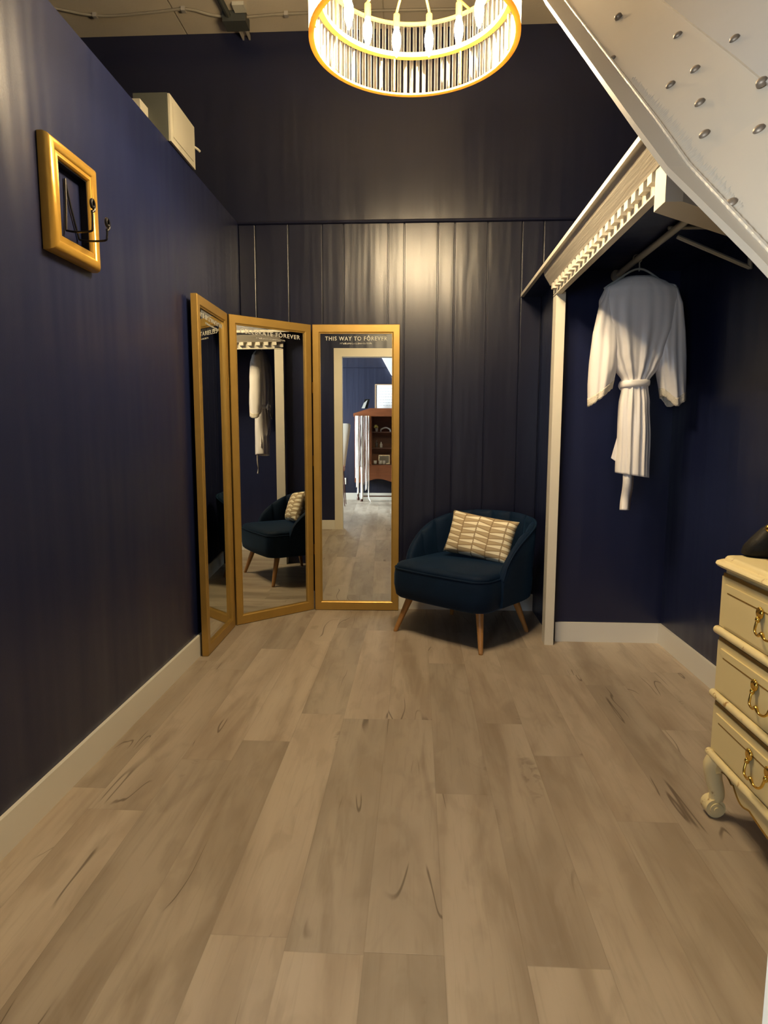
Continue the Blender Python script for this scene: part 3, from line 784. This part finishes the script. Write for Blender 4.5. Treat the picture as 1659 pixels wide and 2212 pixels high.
# ------------------------------------------------------------------ steel brace
sb = thing('steel_brace', 'wide cream painted steel brace with rusty bolts crossing the upper right', 'steel beam', (.36, .6, 1.2))
low = [(.545, 1.267), (.701, 1.389), (.914, 1.555), (1.044, 1.670), (1.749, 2.276), (1.93, 2.44), (3.30, 3.665)]
fx = [.350, .345, .331, .325, .315, .315, .315]
EX = .36
pv = Vector((.7880, -.3977, .4697)); nv = Vector((-.6153, -.5091, .6013))   # across the plate, and out of it towards the room
E_ = lambda i: Vector((EX, *low[i]))
def plate(name, w0, w1, n0, n1, mat, i0=0, i1=len(low)):
    bm = bmesh.new(); rings = []
    for i in range(i0, i1):
        q = E_(i); rings.append([q + pv * w + nv * n for w, n in ((w0, n0), (w1, n0), (w1, n1), (w0, n1))])
    for r in rings:
        for v in r: v.z = min(v.z, 3.69)
    loft(bm, rings); return link(name, bm, mat, sb, bevel=.0015)
plate('web_plate', 0, .36, -.012, 0, M['steel'])
plate('cover_plate', .118, .355, -.001, .006, M['steel_grey'])
bm = bmesh.new(); rings = []
for i, (y, z) in enumerate(low):
    a = low[max(i - 1, 0)]; b = low[min(i + 1, len(low) - 1)]; d = Vector((0, b[0] - a[0], b[1] - a[1])).normalized(); n = Vector((0, d.z, -d.y))
    rings.append([Vector((x, y, z)) + n * q for x, q in ((fx[i], .0), (fx[i], .009), (EX + .006, .009), (EX + .006, .0))])
loft(bm, rings); link('flange', bm, M['steel'], sb, bevel=.0015)
# rippled weld bead in the corner of plate and flange
def along(t):
    """point on the lower edge, t in metres of y"""
    for (a, b), (c, d) in zip(low[:-1], low[1:]):
        if a <= t <= c: return Vector((EX, t, b + (d - b) * (t - a) / (c - a)))
bm = bmesh.new(); pts = [along(.55 + .0022 * k) + nv * .0018 for k in range(540)]
tube(bm, pts, lambda t: .0032 + .0003 * math.sin(t * 480), 8); link('weld_bead', bm, M['steel'], sb, smooth=True)
bm = bmesh.new(); rnd = random.Random(8)
for k in range(90):
    t = k / 89; q = along(1.20 - .42 * t); l = (.007 + .008 * math.sin(t * PI)) * rnd.uniform(.6, 1.25)
    dn = Vector((0, .763, .646))
    tube(bm, smooth_pts([q + pv * .006 - nv * .0014, q + pv * (.006 + l * .5) + dn * .002 - nv * .0009, q + pv * (.006 + l) + dn * .006 - nv * .0017], 3), .0017, 6)
link('weld_ripple', bm, M['steel'], sb, smooth=True)
M3 = nv.to_track_quat('Z', 'Y').to_matrix().to_4x4()
for i, q in enumerate(((.435, 1.186, 1.869), (.465, 1.038, 1.774), (.362, 1.312, 1.902), (.421, 1.069, 1.754), (.393, 1.090, 1.743), (.402, .997, 1.672), (.451, .921, 1.656), (.422, .863, 1.576), (.387, .938, 1.604), (.364, .797, 1.467), (.40, 1.42, 2.04))):
    q = Vector(q) + nv * (.005 if i in (1, 6) else .0)
    bm = bmesh.new(); lathe(bm, [(.0004, .0050), (.0042, .0046), (.0066, .0030), (.0076, .0008), (.0076, -.003)], (0, 0, 0), 16, Matrix.Translation(q) @ M3)
    link('bolt', bm, M['bolt'], sb, smooth=True)

# ------------------------------------------------------------------ left wall: gilt frame and iron easel hook
fr = thing('picture_frame', 'small empty gilt picture frame hung on the left navy wall', 'picture frame', (XL, 2.165, 1.77))
bm = bmesh.new(); FW, FH = .305, .350
Pf = lambda a, d, z: Vector((XL + .002 + d, 2.015 + a, 1.772 + z))
rect_frame(bm, FW, FH, [(0, 0), (0, .018), (.004, .030), (.014, .038), (.026, .040), (.034, .036), (.038, .030), (.046, .031), (.052, .034), (.056, .030), (.058, .024), (.058, .0)], Pf)
link('molding', bm, M['frame_gold'], fr, smooth=True, angle=40)
bm = bmesh.new(); rect_frame(bm, FW, FH, [(.0575, .0), (.0575, .0235), (.0615, .0235), (.0615, .0)], Pf)  # black ring paints in the shade on the frame's inner sides
o = link('shaded_reveal', bm, M['black_iron'], fr); o['label'] = 'inner side of the frame with its shade painted black'
ez = thing('iron_easel', 'black iron easel hook with curled tips set inside the gilt frame', 'hook', (XL, 2.19, 1.86))
bm = bmesh.new(); r = .0036; xw = XL + .006
tube(bm, smooth_pts([(xw, 2.160, 2.035), (xw, 2.158, 1.96), (xw, 2.150, 1.868)], 4), r, 8); tube(bm, smooth_pts([(xw, 2.160, 2.035), (xw, 2.185, 1.96), (xw, 2.232, 1.862)], 4), r, 8)
link('back_wire', bm, M['black_iron'], ez, smooth=True)
for y, z, l, up in ((2.150, 1.868, .092, .028), (2.232, 1.862, .100, .0)):
    bm = bmesh.new()
    tube(bm, smooth_pts([(xw, y, z), (xw + .03, y, z - .005), (xw + l - .010, y, z - .004), (xw + l - .002, y, z + .008), (xw + l, y, z + .032 + up)], 4), r, 8)
    sp_ = []
    for k in range(30):
        a = -PI / 2 + k / 29 * 3.0 * PI; q = .021 * (1 - k / 29 * .80); sp_.append((xw + l + .004 * k / 29, y + q * math.cos(a) * .8, z + up + .052 + q * math.sin(a)))
    tube(bm, [(xw + l, y, z + up + .028)] + sp_, .0050, 8)
    link('prong', bm, M['black_iron'], ez, smooth=True)

# boxes on top of the left partition
bx = thing('vent_box', 'white metal box standing on top of the left partition wall', 'box', (-1.25, 3.27, ZP))
link('housing', B(((-1.332, 3.10, ZP), (-1.172, 3.440, 2.768))), M['box_grey'], bx, bevel=.003)
bm = B(((-1.170, 3.104, ZP + .001), (-1.160, 3.436, 2.766))); box(bm, (-1.161, 3.135, ZP + .03), (-1.157, 3.405, 2.738)); link('cover', bm, M['box_white'], bx, bevel=.002)
bm = bmesh.new(); tube(bm, [(-1.165, 3.436, 2.672), (-1.152, 3.458, 2.668), (-1.145, 3.470, 2.662)], .006, 8); link('cable_stub', bm, M['box_white'], bx, smooth=True)
tag(link('conduit_elbow', B(((-1.331, 3.01, ZP), (-1.262, 3.0985, 2.700))), M['box_white'], bevel=.008), 'small cream elbow fitting beside the box on the partition', 'fitting')
# ceiling wiring
bm = bmesh.new()
tube(bm, smooth_pts([(-2.30, 3.90, ZC - .012), (-2.12, 3.99, ZC - .012), (-1.91, 4.058, ZC - .012), (-1.6, 4.04, ZC - .012), (-1.38, 4.02, ZC - .012), (-1.25, 4.075, ZC - .014), (-1.12, 4.10, ZC - .02)], 5), .008, 8)
tube(bm, smooth_pts([(-1.12, 4.10, ZC - .02), (-.98, 4.10, ZC - .013), (-.80, 4.09, ZC - .012), (-.4, 4.085, ZC - .012), (.5, 4.10, ZC - .012)], 5), .008, 8)
cb = tag(link('ceiling_cable', bm, M['conduit'], smooth=True), 'thin grey cable clipped along the ceiling', 'cable')
for x, y in ((-1.95, 4.05), (-1.40, 4.02), (-.80, 4.09)):
    bm = B(((x - .012, y - .012, ZC - .024), (x + .012, y + .016, ZC - .001))); link('clip', bm, M['galv'], cb, bevel=.003)
jb = thing('junction_box', 'dark junction box on the ceiling where the cable meets the strut', 'junction box', (-1.12, 4.10, ZC - .03))
bm = B(((-1.18, 4.06, ZC - .06), (-1.04, 4.16, ZC))); link('housing', bm, M['jbox'], jb, bevel=.006)
bm = bmesh.new(); tube(bm, [(-1.16, 3.70, ZC - .02), (-1.145, 4.08, ZC - .025)], .018, 10); link('conduit', bm, M['jbox'], jb, smooth=True)
link('cover_tab', B(((-1.10, 3.985, ZC - .02), (-1.03, 4.055, ZC))), M['box_white'], jb, bevel=.004)
bm = B(((-1.115, 4.13, ZC - .045), (-1.105, 4.279, ZC - .01)), ((-1.075, 4.13, ZC - .045), (-1.065, 4.279, ZC - .01)), ((-1.115, 4.13, ZC - .018), (-1.065, 4.279, ZC - .01)))
tag(link('channel_strut', bm, M['galv']), 'short slotted metal strut on the ceiling at the back wall', 'strut')

# ------------------------------------------------------------------ chandelier
CX, CY, CZ = -.022, 2.50, 2.62
ch = thing('chandelier', 'round gold chandelier with clear glass rods and lit candle bulbs', 'chandelier', (CX, CY, CZ))
R0 = .375; c0 = (CX, CY, CZ)
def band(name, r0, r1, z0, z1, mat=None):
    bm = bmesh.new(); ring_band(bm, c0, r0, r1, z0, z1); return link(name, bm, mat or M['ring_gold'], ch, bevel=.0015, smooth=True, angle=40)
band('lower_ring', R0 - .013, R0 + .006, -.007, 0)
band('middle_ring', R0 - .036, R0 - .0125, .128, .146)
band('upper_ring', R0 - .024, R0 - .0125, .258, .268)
rods = []
NR = 90
for tier, (z0, z1) in enumerate(((.0, .134), (.140, .268))):
    for k in range(NR):
        a = 2 * PI * (k + .5 * tier) / NR; rods.append((-math.sin(a), tier, a, z0, z1))
rods.sort()                                     # far side first: the rods that show
for i, (_, tier, a, z0, z1) in enumerate(rods[:100]):
    p = Vector((CX + R0 * math.cos(a) * .992, CY + R0 * math.sin(a) * .992, CZ))
    bm = bmesh.new(); cyl(bm, p + Vector((0, 0, z0)), p + Vector((0, 0, z1)), .0084, seg=10)
    link('glass_rod', bm, M['rod'], ch, smooth=True)
bm = bmesh.new()
for _, tier, a, z0, z1 in rods[100:]:
    p = Vector((CX + R0 * math.cos(a) * .992, CY + R0 * math.sin(a) * .992, CZ)); cyl(bm, p + Vector((0, 0, z0)), p + Vector((0, 0, z1)), .0084, seg=10)
o = link('near_glass_rods', bm, M['rod'], ch, smooth=True); o['kind'] = 'stuff'
for k in range(8):
    a = 2 * PI * (k + .3) / 8; p = Vector((CX + (R0 - .0165) * math.cos(a), CY + (R0 - .0165) * math.sin(a), CZ + .004))
    bm = bmesh.new(); cyl(bm, p, p + Vector((0, 0, .262)), .0042, seg=8); link('upright', bm, M['chand_gold'], ch, smooth=True)
RB = .250
for k in range(12):
    a = 2 * PI * (k + .5) / 12 + .03; d = Vector((math.cos(a), math.sin(a), 0)); p = Vector((CX, CY, CZ)) + d * RB
    bm = bmesh.new(); tube(bm, smooth_pts([Vector((CX, CY, CZ + .272)) + d * .10, Vector((CX, CY, CZ + .258)) + d * .18, p + Vector((0, 0, .238)), p + Vector((0, 0, .222))], 4), .005, 8)
    arm = link('arm', bm, M['chand_gold'], ch, smooth=True)
    bm = bmesh.new(); lathe(bm, [(.004, .232), (.0125, .230), (.0125, .180), (.009, .178)], p, 14); link('socket', bm, M['chand_gold'], arm, smooth=True)
    bm = bmesh.new(); lathe(bm, [(.0008, .074), (.004, .078), (.010, .094), (.0155, .115), (.0178, .135), (.0160, .155), (.0105, .172), (.009, .180)], p, 14); link('bulb', bm, M['bulb'], arm, smooth=True)
bm = bmesh.new(); lathe(bm, [(.001, .255), (.04, .257), (.10, .262), (.128, .266), (.130, .276), (.10, .282), (.02, .300), (.016, .34)], c0, 40); link('hub', bm, M['chand_gold'], ch, smooth=True)
for k in range(4):
    a = PI / 4 + PI / 2 * k + .12; bm = bmesh.new(); d = Vector((math.cos(a), math.sin(a), 0)); cyl(bm, Vector(c0) + d * .10 + Vector((0, 0, .268)), Vector(c0) + d * (R0 - .004) + Vector((0, 0, .267)), .005, seg=8); link('spoke', bm, M['chand_gold'], ch, smooth=True)
bm = bmesh.new(); cyl(bm, Vector(c0) + Vector((0, 0, .33)), (CX, CY, ZC - .02), .008, seg=12); link('stem', bm, M['chand_gold'], ch, smooth=True)
bm = bmesh.new(); lathe(bm, [(.01, -.05), (.05, -.04), (.065, -.01), (.066, 0)], (CX, CY, ZC - .001), 30); link('ceiling_rose', bm, M['chand_gold'], ch, smooth=True)

# ------------------------------------------------------------------ lounge seen through the doorway in the mirror
hu = thing('display_hutch', 'red-brown wooden display hutch against the lounge wall seen in the mirror', 'cabinet', (-.1, -2.92, 0))
hx0, hx1, hy0, hy1 = -.72, .55, LY0 + .02, -2.76
bm = B(((hx0, hy0, .38), (hx0 + .03, hy1, 1.52)), ((hx1 - .03, hy0, .38), (hx1, hy1, 1.52)), ((hx0, hy0, .38), (hx1, hy0 + .015, 1.52)), ((-.44, hy0, .62), (-.415, hy1, 1.52)))
link('side_panels', bm, M['walnut'], hu)
bm = bmesh.new(); loft(bm, [[Vector(p) for p in ((hx0 - .02, y, 1.50), (hx1 + .02, y, 1.50), (hx1 + .02, y, 1.55), (.25, y, 1.64), (-.45, y, 1.64), (hx0 - .02, y, 1.55))] for y in (hy0 - .0, hy1 + .03)]); link('crown', bm, M['walnut'], hu, bevel=.006)
for z in (.66, .955, 1.235): link('shelf', B(((hx0 + .03, hy0 + .01, z - .018), (hx1 - .03, hy1 - .01, z))), M['walnut_dark'], hu)
bm = bmesh.new(); xs_ = [hx0 + (hx1 - hx0) * k / 60 for k in range(61)]
prism(bm, [(x, .37 + .035 * math.cos((x + .3) * 9)) for x in xs_] + [(hx1, .65), (hx0, .65)], 'y', hy1 - .02, hy1 + .005); d_ = link('drawer_front', bm, M['walnut'], hu)
link('door', B(((hx0, hy1 - .005, .66), (-.43, hy1 + .02, 1.50)), ((hx0 + .04, hy1 + .018, .72), (-.47, hy1 + .026, 1.44))), M['walnut'], hu, bevel=.004)
for x, y in ((-.60, hy1 - .03), (hx1 - .05, hy1 - .03), (hx0 + .05, hy0 + .05), (hx1 - .05, hy0 + .05)):
    bm = bmesh.new(); lathe(bm, [(.03, .40), (.028, .30), (.018, .22), (.020, .12), (.014, .06), (.026, .04), (.026, .0)], (x, y, 0), 14); link('leg', bm, M['walnut_dark'], hu, smooth=True)
link('stretcher', B(((-.58, hy1 - .035, .085), (hx1 - .05, hy1 - .012, .105))), M['walnut_dark'], hu)
bm = bmesh.new(); tube(bm, [(hx0 + .01, hy1 + .05, 1.495), (-.44, hy1 + .05, 1.495)], .006, 8); tube(bm, [(hx0 + .02, hy1 + .05, 1.495), (hx0 + .02, hy1, 1.495)], .005, 6); tube(bm, [(-.45, hy1 + .05, 1.495), (-.45, hy1, 1.495)], .005, 6)
link('ribbon_bar', bm, M['brass'], hu)
# ribbons over the bar
def ribbon_bm(x, zb, wd, sway, curl=0., lay=0):
    bm = bmesh.new(); rings = []; y = hy1 + .060 + .011 * lay
    n = 36
    for k in range(n):
        t = k / (n - 1); z = 1.508 - (1.508 - zb) * t
        xx = x + sway * math.sin(t * 5 + x * 40) * t; yy = y + .003 * math.sin(t * 9 + x * 90)
        if curl and t > .93: xx += curl * ((t - .93) / .07) ** 2; yy += .06 * ((t - .93) / .07)
        h = wd / 2 * (1 - .25 * math.sin(t * 11 + x * 70) ** 2)
        rings.append([Vector((xx - h, yy, z)), Vector((xx + h, yy + .003, z)), Vector((xx + h, yy + .0045, z)), Vector((xx - h, yy + .0015, z))])
    loft(bm, rings); return bm
specs = [(-.700, .42, .012, .006, 0, 'ribbon', 'short white ribbon at the hinge end of the ribbon bar'), (-.682, .26, .020, .010, 0, 'ribbon', 'white ribbon of middling length near the hinge end of the bar'),
         (-.655, .14, .030, .012, 0, 'ribbon', 'broad white ribbon hanging almost to the baseboard'), (-.620, .62, .024, .006, 0, 'ribbon_brown', 'dusky brown ribbon hung between the broad white ones'),
         (-.590, .05, .040, .006, 0, 'ribbon', 'broadest white ribbon at the middle of the ribbon bar'), (-.556, .30, .016, .008, 0, 'ribbon_brown', 'narrow dusky ribbon just past the broadest white one'),
         (-.530, .20, .014, .010, 0, 'ribbon', 'narrow white ribbon ending above the baseboard, past the dusky one'), (-.505, .22, .012, .012, 0, 'ribbon', 'thin white ribbon beside the longest ribbon'),
         (-.470, .004, .020, .004, .05, 'ribbon', 'longest white ribbon trailing onto the floor by the hutch')]
specs = [(x, zb, wd * 1.25, sw * .6, cu_, mt, lb) for x, zb, wd, sw, cu_, mt, lb in specs]
for k, (x, zb, wd, sw, cu_, mt, lb) in enumerate(specs):
    tag(link('hanging_ribbon', ribbon_bm(x, zb, wd, sw * .7, cu_, k % 2), M[mt], smooth=True, angle=180), lb, 'ribbon', 'ribbons over the hutch bar')
# things on the hutch
def put(name, bm, mat, label, cat, group=None, **k): return tag(link(name, bm, mat, **k), label, cat, group)
yS = hy1 - .10
for x, lb in ((-.36, 'white cup on the low hutch shelf nearest the ribbons'), (-.27, 'white cup in the middle of the low hutch shelf'), (-.20, 'white cup in front of the small framed picture')):
    bm = bmesh.new(); lathe(bm, [(.022, .001), (.030, .010), (.032, .065), (.028, .065), (.026, .015)], (x, yS, .66), 16); put('cup', bm, M['china'], lb, 'cup', 'cups on the low hutch shelf', smooth=True)
t = thing('small_framed_picture', 'small silver framed picture at the back of the low hutch shelf', 'picture', (-.20, yS - .10, .66))
bm = bmesh.new(); rect_frame(bm, .20, .16, [(0, 0), (0, .012), (.016, .012), (.016, 0)], lambda a, d, z: Vector((-.30 + a, yS - .11 + d - z * .15, .66 + z))); link('frame', bm, M['galv'], t)
bm = bmesh.new(); loft(bm, [[Vector((-.30 + a, yS - .108 + d - z * .15, .66 + z)) for a, z in ((.012, .012), (.188, .012), (.188, .148), (.012, .148))] for d in (0, .004)]); link('print', bm, M['grey'], t)
for x, h_, lb in ((-.335, .13, 'dark stoppered bottle on the middle hutch shelf'), (-.255, .10, 'short pale bottle on the middle hutch shelf')):
    bm = bmesh.new(); lathe(bm, [(.024, .001), (.026, .01), (.026, h_ * .6), (.010, h_ * .75), (.010, h_), (.001, h_)], (x, yS, .955), 16); put('bottle', bm, M['bottle'] if h_ > .11 else M['china'], lb, 'bottle', 'bottles on the middle hutch shelf', smooth=True)
fl = thing('potted_flower', 'tiny yellow flower in a pot on the upper hutch shelf', 'plant', (-.335, yS, 1.235))
bm = bmesh.new(); lathe(bm, [(.02, .001), (.028, .06), (.024, .06), (.018, .02)], (-.335, yS, 1.235), 14); link('pot', bm, M['china'], fl, smooth=True)
bm = bmesh.new()
for k in range(7): bmesh.ops.create_uvsphere(bm, u_segments=8, v_segments=6, radius=.02, matrix=Matrix.Translation((-.345 + .022 * math.cos(k), yS + .022 * math.sin(k), 1.315 + .012 * (k % 3))))
link('bloom', bm, M['yellow'], fl, smooth=True)
bm = bmesh.new(); tube(bm, [(-.26 + .17 * k / 14, yS, 1.27 + .035 * math.sin(k / 14 * PI)) for k in range(15)], .014, 10); tube(bm, [(-.26, yS, 1.236), (-.26, yS, 1.27)], .012, 8); tube(bm, [(-.09, yS, 1.236), (-.09, yS, 1.27)], .012, 8)
put('arched_ornament', bm, M['china'], 'white arched ornament beside the yellow flower on the hutch', 'ornament', smooth=True)
cd = thing('folding_card', 'black and grey folding card standing on top of the hutch', 'card', (-.56, -2.90, 1.60))
for mt, y, pts in (('leather', -2.875, ((-.585, 0), (-.495, .0), (-.455, .165), (-.545, .165))), ('grey', -2.85, ((-.600, 0), (-.545, .0), (-.495, .150), (-.560, .095)))):
    bm = bmesh.new(); loft(bm, [[Vector((x, y - .05 * z / .15 + q, 1.642 + z)) for x, z in pts] for q in (0, .005)]); link('leaf_board', bm, M[mt], cd)
pr = thing('framed_print', 'white printed sheet in a thin tan frame above the hutch', 'framed print', (-.18, LY0, 1.63))
bm = bmesh.new(); Pp = lambda a, d, z: Vector((-.368 + a, LY0 + .002 + d, 1.628 + z)); rect_frame(bm, .36, .45, [(0, 0), (0, .018), (.014, .018), (.014, 0)], Pp); link('frame', bm, M['tan'], pr)
link('sheet', B(((-.360, LY0 + .003, 1.636), (-.016, LY0 + .010, 2.070))), M['paper'], pr)
bm = bmesh.new(); rnd = random.Random(2)
for k in range(7):
    z = 2.0 - k * .05; x = -.31 + rnd.uniform(0, .03)
    while x < -.07: wd = rnd.uniform(.02, .05); box(bm, (x, LY0 + .010, z), (x + wd, LY0 + .0108, z + .010)); x += wd + .012
link('print_lines', bm, M['ink'], pr)
ol = thing('wall_outlet', 'white wall outlet low on the lounge wall, seen in the mirror beside the door casing', 'outlet', (-.93, LY0, .34))
link('plate', B(((-.967, LY0 + .001, .282), (-.893, LY0 + .008, .398))), M['china'], ol, bevel=.003)
for z in (.318, .362): link('receptacle', B(((-.945, LY0 + .007, z - .014), (-.915, LY0 + .011, z + .014))), M['white'], ol, bevel=.003)
# tall tapered chair beside the doorway
tcx, tcy = -1.015, -2.2
tc_ = thing('tall_back_chair', 'cream tall backed chair partly hidden by the door casing in the mirror', 'chair', (tcx, tcy, 0))
bm = bmesh.new(); rings = []
for z, hw, y in ((.655, .155, 0), (.75, .165, -.01), (1.0, .20, -.02), (1.25, .235, -.03), (1.345, .245, -.035), (1.37, .22, -.04)):
    rings.append([Vector((tcx + hw * math.copysign(abs(math.cos(a)) ** .4, math.cos(a)), tcy - .16 + y + .05 * math.copysign(abs(math.sin(a)) ** .5, math.sin(a)), z)) for a in [2 * PI * i / 32 for i in range(32)]])
loft(bm, rings); link('backrest', bm, M['fabric'], tc_, smooth=True, angle=60)
bm = B(((tcx - .15, tcy - .20, .58), (tcx + .15, tcy + .16, .66))); link('seat', bm, M['walnut'], tc_, bevel=.02)
for sx in (-1, 1):
    for sy in (-1, 1):
        bm = bmesh.new(); cyl(bm, (tcx + sx * .12, tcy + sy * .14, .59), (tcx + sx * .16, tcy + sy * .18, 0), .012, .007, 10); link('leg', bm, M['walnut_dark'], tc_, smooth=True)
# pale sloping beam high in the lounge
bm = bmesh.new(); prism(bm, [(-.245, 2.55), (-.07, 2.235), (.28, 1.75), (.62, 1.75), (.10, 2.55), (-.25, 3.69), (-.55, 3.69)][:0] or [(-.255, 2.56), (-.085, 2.255), (.35, 1.72), (.75, 1.72), (.75, 3.69), (-.86, 3.69)], 'y', LY0 + .001, LY0 + .10)
tag(link('sloping_panel', bm, M['concrete']), 'pale sloping beam high on the lounge wall in the mirror corner', 'beam')

# ------------------------------------------------------------------ light
def area(name, loc, rot, sx, sy, power, col):
    l = bpy.data.lights.new(name, 'AREA'); l.shape = 'RECTANGLE'; l.size = sx; l.size_y = sy; l.energy = power; l.color = col
    o = bpy.data.objects.new(name, l); COL.objects.link(o); o.location = loc; o.rotation_euler = rot; return o
area('window_daylight', (LX0 - .12, (WY0 + WY1) / 2, (WZ0 + WZ1) / 2), (0, -PI / 2, 0), WZ1 - WZ0 - .1, WY1 - WY0 - .1, 800., (.80, .89, 1.))
area('added_robe_light', ((BX0 + BX1) / 2, LY0 - .12, (BZ0 + BZ1) / 2), (PI / 2, 0, 0), BX1 - BX0 - .1, BZ1 - BZ0 - .1, 90., (.66, .80, 1.))  # added cool fill for the robe, set behind the added window
wd = bpy.data.worlds.new('World'); S.world = wd; wd.use_nodes = True
wd.node_tree.nodes['Background'].inputs[0].default_value = (.75, .86, 1, 1); wd.node_tree.nodes['Background'].inputs[1].default_value = .6

# ------------------------------------------------------------------ camera
cam = bpy.data.cameras.new('Camera'); co = bpy.data.objects.new('Camera', cam); COL.objects.link(co)
cam.sensor_fit = 'HORIZONTAL'; cam.sensor_width = 36.; cam.lens = 1370. / 1659. * 36.; cam.clip_start = .02
Rw = ((0.9986950796, 0.0087783509, -0.0503098261), (0.0510062518, -0.1222703057, 0.9911853180), (0.0025495747, -0.9924580157, -0.1225585034))
mw = Matrix([[r[0], -r[1], -r[2], 0] for r in Rw] + [[0, 0, 0, 1]])
co.matrix_world = Matrix.Translation((0, 0, 1.2)) @ mw
S.camera = co
vs = S.view_settings; vs.view_transform = 'Standard'; vs.look = 'None'; vs.gamma = 1.; vs.use_curve_mapping = False; vs.exposure = 0.
S.cycles.use_denoising = True
S.cycles.max_bounces = 8; S.cycles.diffuse_bounces = 4; S.cycles.transparent_max_bounces = 24; S.cycles.sample_clamp_indirect = 6.
S.cycles.caustics_reflective = False; S.cycles.caustics_refractive = False
